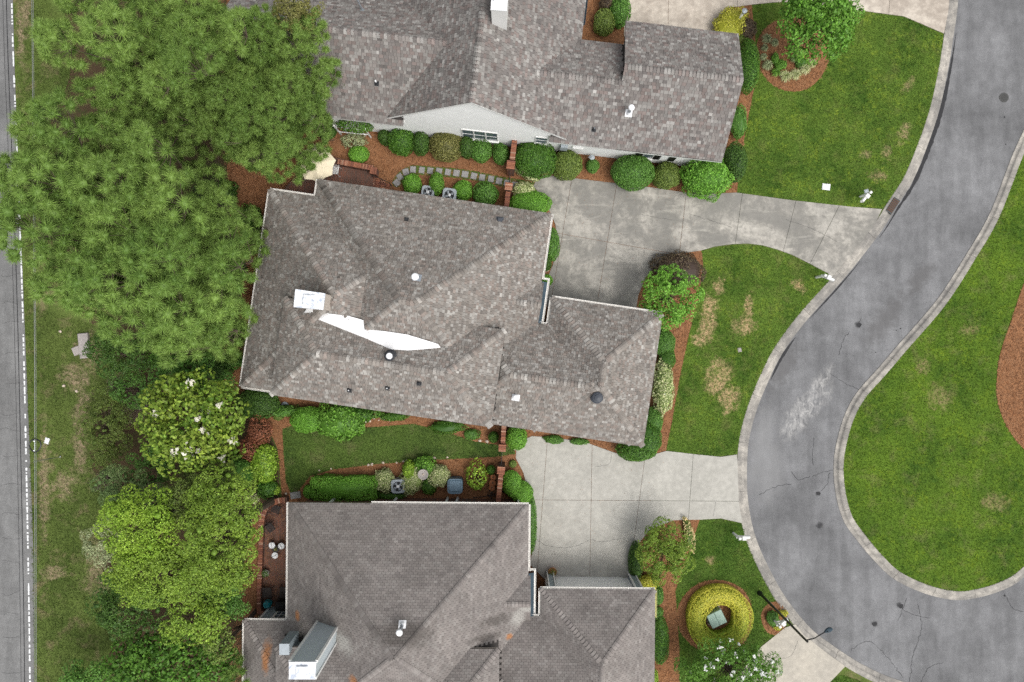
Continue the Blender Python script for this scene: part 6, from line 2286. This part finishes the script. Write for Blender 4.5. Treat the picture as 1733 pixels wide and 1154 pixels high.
condenser("grey air conditioner at the middle house's north eave, western one", 724, 325, .72, .75, MAT['acrylic_grey'], MAT['acrylic_grey'], True, -.15)
condenser("grey air conditioner at the middle house's north eave, eastern one", 760.5, 330, .78, .80, MAT['acrylic_grey'], MAT['acrylic_grey'], True, -.15)
# bird bath
c = P(716, 803, 1.1); c[2] = 0
b = empty("bird_bath", (c[0], c[1], .02), "round grey stone bird bath among the variegated shrubs", "bird bath")
MB().lathe([(.20, 0), (.20, .06), (.09, .12), (.08, .92), (.14, .98)], c, 18).build("pedestal", MAT['stone_grey'], b)
MB().lathe([(.13, .96), (.30, 1.06), (.31, 1.11), (.26, 1.11), (.18, 1.06), (.01, 1.04)], c, 26).build("basin", MAT['stone_grey'], b)
MB().lathe([(.05, 0), (.06, .05), (.01, .09)], c + (0, 0, 1.04), 10).build("fountain_stone", MAT['pale_rock'], b)
# round stone
c = P(482, 687, .05)
r_ = empty("stone_disc", (c[0], c[1], .02), "pale round stone disc beside the dark glossy mound", "stone")
MB().lathe([(.24, 0), (.25, .05), (.22, .07), (.01, .07)], (c[0], c[1], .015), 18).build("slab", MAT['acrylic_grey'], r_)
# splash block at the hedge
c = P(500, 838, .05)
r_ = empty("splash_block", (c[0], c[1], .02), "grey slate step between the patio wall and the hedge block", "stone")
MB().box((c[0], c[1], .04), (.62, .40, .06), .15, .015).build("slab", MAT['slate_stone'], r_)

# edging stones: alike, strewn
def stone(px, py, r, label, group, mat='pale_rock', z0=.012):
    c = P(px, py, r)
    d = unit(np.array([[x, y, z] for x in (-1, 0, 1) for y in (-1, 0, 1) for z in (-1, 0, 1) if (x, y, z) != (0, 0, 0)], float))
    import mathutils
    bm = __import__('bmesh').new()
    __import__('bmesh').ops.create_icosphere(bm, subdivisions=1, radius=1)
    v = np.array([x.co[:] for x in bm.verts]); f = [tuple(y.index for y in x.verts) for x in bm.faces]
    bm.free()
    v = v * (1 + RNG.normal(0, .14, (len(v), 1))) * np.array([r, r * RNG.uniform(.7, 1), r * .6]) + (c[0], c[1], z0 + r * .35)
    o = mesh("garden_stone", v, f, MAT[mat])
    return tag(o, label, "stone", group)
for x, y in ((648, 783), (671, 783), (683, 781), (689, 779), (706, 778), (735, 775), (757, 774), (540, 796), (560, 793), (623, 787), (629, 786)):
    stone(x, y, random.uniform(.06, .11), "pale edging stone along the straw bed below the back lawn", "edging stones below the back lawn")
for x, y in ((618, 714), (626, 713), (633, 708), (641, 711), (650, 709), (658, 711), (666, 708), (678, 709), (608, 716), (645, 706)):
    stone(x, y, random.uniform(.06, .12), "pale stone strewn along the bed under the south eave", "stones under the south eave")
for x, y, lb in ((812, 746, "pale stone in the straw beside the back lawn's east tip"), (824, 747, "pale stone nearer the brick pier at the back lawn's tip"), (872, 760, "white stone at the lower driveway's rounded top corner"),
                 (483, 836, "white stone at the top of the curved patio wall"), (926, 457, "white stone in the straw by the middle house's east wall"), (900, 893, "pale stone in the low hedge strip by the lower house"),
                 (107, 653, "pale rock lying on the weedy verge"), (128, 662, "larger pale rock on the weedy verge"), (101, 561, "small white rock on the verge below the left pine")):
    stone(x, y, .11, lb, None)

# ------------------------------------------------------------------ street furniture
def mailbox(label, px, py, ang, planter=False):
    """white post with a box on its arm; ang: where the door points (world degrees)"""
    p = P(px, py, 1.0); p[2] = 0
    root = empty("mailbox", p, label, "mailbox", "white mailboxes along the kerb", rz=math.radians(ang))
    M = np.array(world_matrix(root))
    put = lambda m, name, par=root: mesh(name, loc(M, m.v), m.f, MAT['white_paint'], par)
    put(MB().box((-.28, 0, .62), (.11, .11, 1.24)).box((-.28, 0, 1.27), (.15, .15, .06), 0, .03), "post")
    put(MB().box((.0, 0, .92), (.78, .09, .09)), "arm")
    put(MB().tube([(-.24, 0, .58), (.10, 0, .90)], .035, 6), "brace")
    prof = [(-.09, 0), (.09, 0), (.09, .10), (.075, .15), (.045, .185), (0, .197), (-.045, .185), (-.075, .15), (-.09, .10)]
    n = len(prof)
    v = [(-.16, y, .965 + z) for y, z in prof] + [(.34, y, .965 + z) for y, z in prof]
    bx = put(MB().add(v, [tuple(range(n)), tuple(reversed(range(n, 2 * n)))] + [(i + n, (i + 1) % n + n, (i + 1) % n, i) for i in range(n)]), "box")
    v = [(.342, y * 1.06, .960 + z * 1.04) for y, z in prof] + [(.36, y * 1.06, .960 + z * 1.04) for y, z in prof]
    put(MB().add(v, [tuple(range(n)), tuple(reversed(range(n, 2 * n)))] + [(i + n, (i + 1) % n + n, (i + 1) % n, i) for i in range(n)]), "door", bx)
    put(MB().box((.08, -.10, 1.12), (.10, .012, .16)), "flag", bx)
    put(MB().box((-.02, 0, 1.215), (.22, .26, .10), 0, .03), "roof_cap", bx)
    return root
mailbox("white mailbox at the corner of the middle lawn and upper driveway", 1401, 470, -25)
mailbox("white mailbox by the kerb near the lower driveway", 1258, 909, 5)
mailbox("white mailbox on the upper lawn by the storm drain", 1465, 333, -130)
mailbox("white mailbox in the small straw bed beneath the lamp post", 1324, 1053, 35)
def plate(name, label, px, py, sx, sy, an, mat, z=.05):
    c = P(px, py, z)
    o = empty(name, (c[0], c[1], 0), label, "utility cover")
    MB().box((c[0], c[1], .03), (sx, sy, .06), an, .015).build("lid", mat, o)
    MB().box((c[0], c[1], .02), (sx + .06, sy + .06, .03), an).build("rim", mat, o)
plate("meter_cover", "pale square meter cover in the upper lawn", 1398.5, 316, .42, .32, -.12, MAT['white_metal'])
plate("meter_cover", "small pale cap beside the mailbox on the upper lawn", 1467, 324, .20, .22, .3, MAT['acrylic_grey'])
plate("marker_box", "white marker box on the verge beside the old road", 79, 746, .22, .30, -.35, MAT['white_metal'])
plate("valve_cover", "small grey round valve cover in the middle lawn", 1252, 592, .16, .20, .2, MAT['stone_grey'])
c = P(143, 585, .1)
o = empty("headwall", (c[0], c[1], 0), "grey concrete culvert headwall below the largest pine", "headwall")
MB().box((c[0], c[1], .10), (.60, 1.5, .24), .1, .03).build("slab", MAT['stone_grey'], o)
MB().box((c[0] - .5, c[1] - .3, .06), (.45, .5, .14), .4, .03).build("wing", MAT['stone_grey'], o)

# lamp post
base = P(1285.5, 1003.5, 0)
lp = empty("lamp_post", base, "tall black street lamp post by the kerb, its arm over the street", "street lamp")
zt = 6.6
top = np.array([base[0], base[1], zt])
MB().lathe([(.16, 0), (.16, .08), (.10, .30), (.085, .6), (.07, 3.0), (.055, zt), (.06, zt + .04), (.02, zt + .10)], base, 14).build("pole", MAT['black_metal'], lp)
head = P(1396, 1069.5, zt + .18)
MB().tube([top - (0, 0, .12), top * .6 + head * .4 + (0, 0, .06), head], [.035, .03, .028], 8).build("arm", MAT['black_metal'], lp)
tip = P(1408, 1063.5, zt + .15)
d = tip - head; d[2] = 0; d = d / np.linalg.norm(d); s = np.array([-d[1], d[0], 0])
v, f = [], []
prof = [(-.02, .03), (.06, .07), (.16, .12), (.27, .125), (.36, .09), (.41, .03)]
for x, wv in prof:
    cc = head + d * x
    v += [cc + s * wv - (0, 0, .05), cc + s * wv * .75 + (0, 0, .035), cc + (0, 0, .06), cc - s * wv * .75 + (0, 0, .035), cc - s * wv - (0, 0, .05)]
for i in range(len(prof) - 1):
    for j in range(4):
        f.append((i * 5 + j, (i + 1) * 5 + j, (i + 1) * 5 + j + 1, i * 5 + j + 1))
    f.append((i * 5 + 4, (i + 1) * 5 + 4, (i + 1) * 5, i * 5))
f += [tuple(range(5)), tuple(reversed(range(len(v) - 5, len(v))))]
lh = MB().add(v, f).build("lamp_head", MAT['slate_metal'], lp)
MB().lathe([(.025, 0), (.025, .05), (.01, .06)], head + d * .12 + (0, 0, .05), 10).build("photocell", MAT['black_metal'], lh)

# green utility box in the ring hedge
c = P(1213, 1047.5, .75)
u = empty("utility_box", (c[0], c[1], .02), "pale green utility box inside the golden ring hedge", "utility box", rz=math.radians(26))
M = np.array(world_matrix(u))
mesh("body", loc(M, MB().box((0, 0, .36), (.92, .80, .70)).v), MB().box((0, 0, .36), (.92, .80, .70)).f, MAT['box_green'], u)
for x in (-.238, .238):
    m = MB().box((x, 0, .735), (.466, .84, .05), 0, .02)
    mesh("lid", loc(M, m.v), m.f, MAT['box_green'], u)
m = MB().box((0, 0, -.005), (1.1, 1.0, .05)); mesh("pad", loc(M, m.v), m.f, MAT['stone_grey'], u)
m = MB().box((.30, -.41, .45), (.05, .03, .12)); mesh("latch", loc(M, m.v), m.f, MAT['lead_metal'], u)

# overhead cable with its slack loop
cz = 6.6
cab = empty("overhead_cable", P(57, 750, cz), "thin overhead cable strung along the old road", "cable")
a, b = P(50, -500, cz), P(60, 1700, cz)
for off, r in ((0, .010), (.07, .007)):
    MB().tube([a + (off, 0, 0), (a + b) / 2 + (off, 0, -.15), b + (off, 0, 0)], r, 6).build("strand", MAT['cable'], cab)
lb = P(59.5, 753, cz - .05)
sl = empty("cable_loop", lb, "black teardrop slack loop hanging on the overhead cable", "cable loop")
pts = []
for i in range(33):
    t = 2 * math.pi * i / 32
    x = .30 * math.sin(t) * (1 - .25 * (math.cos(t) < 0) * abs(math.cos(t)))
    y = .30 * math.cos(t) - (.06 if math.cos(t) < 0 else 0) * abs(math.cos(t))
    pts.append((lb[0] + x, lb[1] + y, lb[2]))
MB().tube(pts, .032, 7).build("loop", MAT['black_metal'], sl)
MB().tube([(lb[0] - .02, lb[1] + .32, lb[2]), (lb[0] - .02, lb[1] - .36, lb[2])], .014, 6).build("bar", MAT['lead_metal'], sl)
for dy in (.20, -.28):
    MB().box((lb[0] - .03, lb[1] + dy, lb[2] + .03), (.08, .045, .03)).build("clip", MAT['white_metal'], sl)
gw = empty("guy_wire", P(102, 773, 0), "pale guy wires slanting from the overhead cable down to the verge", "wire")
for q in ((57, 780), (57, 782)):
    MB().tube([P(*q, cz), P(102, 773, .05)], .012, 5).build("strand", MAT['cable'], gw)
MB().tube([P(102, 773, -.1), P(102, 773, .25)], .03, 6).build("anchor", MAT['lead_metal'], gw)

# trellis with its vine on the upper house's west wing
tb = P(603, 226, 0)
tr = empty("trellis", (tb[0], tb[1], 0), "white post trellis under a dark vine by the upper house wall", "trellis")
ptsb = [(578, 228), (589, 226), (600, 228), (610, 227), (619, 230), (628, 233)]
for x, y in ptsb:
    q = P(x, y)
    MB().box((q[0], q[1], .85), (.07, .07, 1.7), -.12).box((q[0], q[1], 1.72), (.10, .10, .05), -.12).build("post", MAT['white_paint'], tr)
for z in (.6, 1.5):
    MB().tube([P(578, 228)[:2].tolist() + [z], P(628, 233)[:2].tolist() + [z]], .025, 6).build("rail", MAT['white_paint'], tr)
shrub("vine", 603, 214, 30, 11, 1.0, 'deep', "dark vine spilling over the white trellis", .08, .7, .25, rot=.1, z0=1.1, loose=.6, cat="vine")
shrub("trellis_plant", 598, 238, 20, 12, .7, 'grey', "grey green plant at the trellis foot", .07, .6, .25, loose=.6, cat="plant")
# white lamp post by the golden shrub
q = P(1243.5, 42, 0)
gl_ = empty("garden_lamp", (q[0], q[1], 0), "white garden lamp post beside the golden shrub at the upper garage", "garden lamp")
MB().box((q[0], q[1], .75), (.12, .12, 1.5), -.1).build("post", MAT['white_paint'], gl_)
MB().lathe([(.07, 0), (.12, .06), (.13, .24), (.16, .27), (.02, .36)], (q[0], q[1], 1.5), 8).build("lantern", MAT['lead_metal'], gl_)
# spigot stand
q = P(1000, 271, 0)
sp_ = empty("garden_ornament", (q[0], q[1], .02), "small grey garden ornament behind the tiny round shrub", "ornament")
MB().lathe([(.10, 0), (.07, .10), (.05, .45), (.12, .52), (.16, .60), (.02, .66)], (q[0], q[1], .02), 12).build("stand", MAT['acrylic_grey'], sp_)
MB().tube([(q[0] - .02, q[1], .6), (q[0] - .16, q[1] + .03, .72), (q[0] - .24, q[1] - .02, .66)], [.04, .03, .015], 6).build("figure", MAT['lead_metal'], sp_)
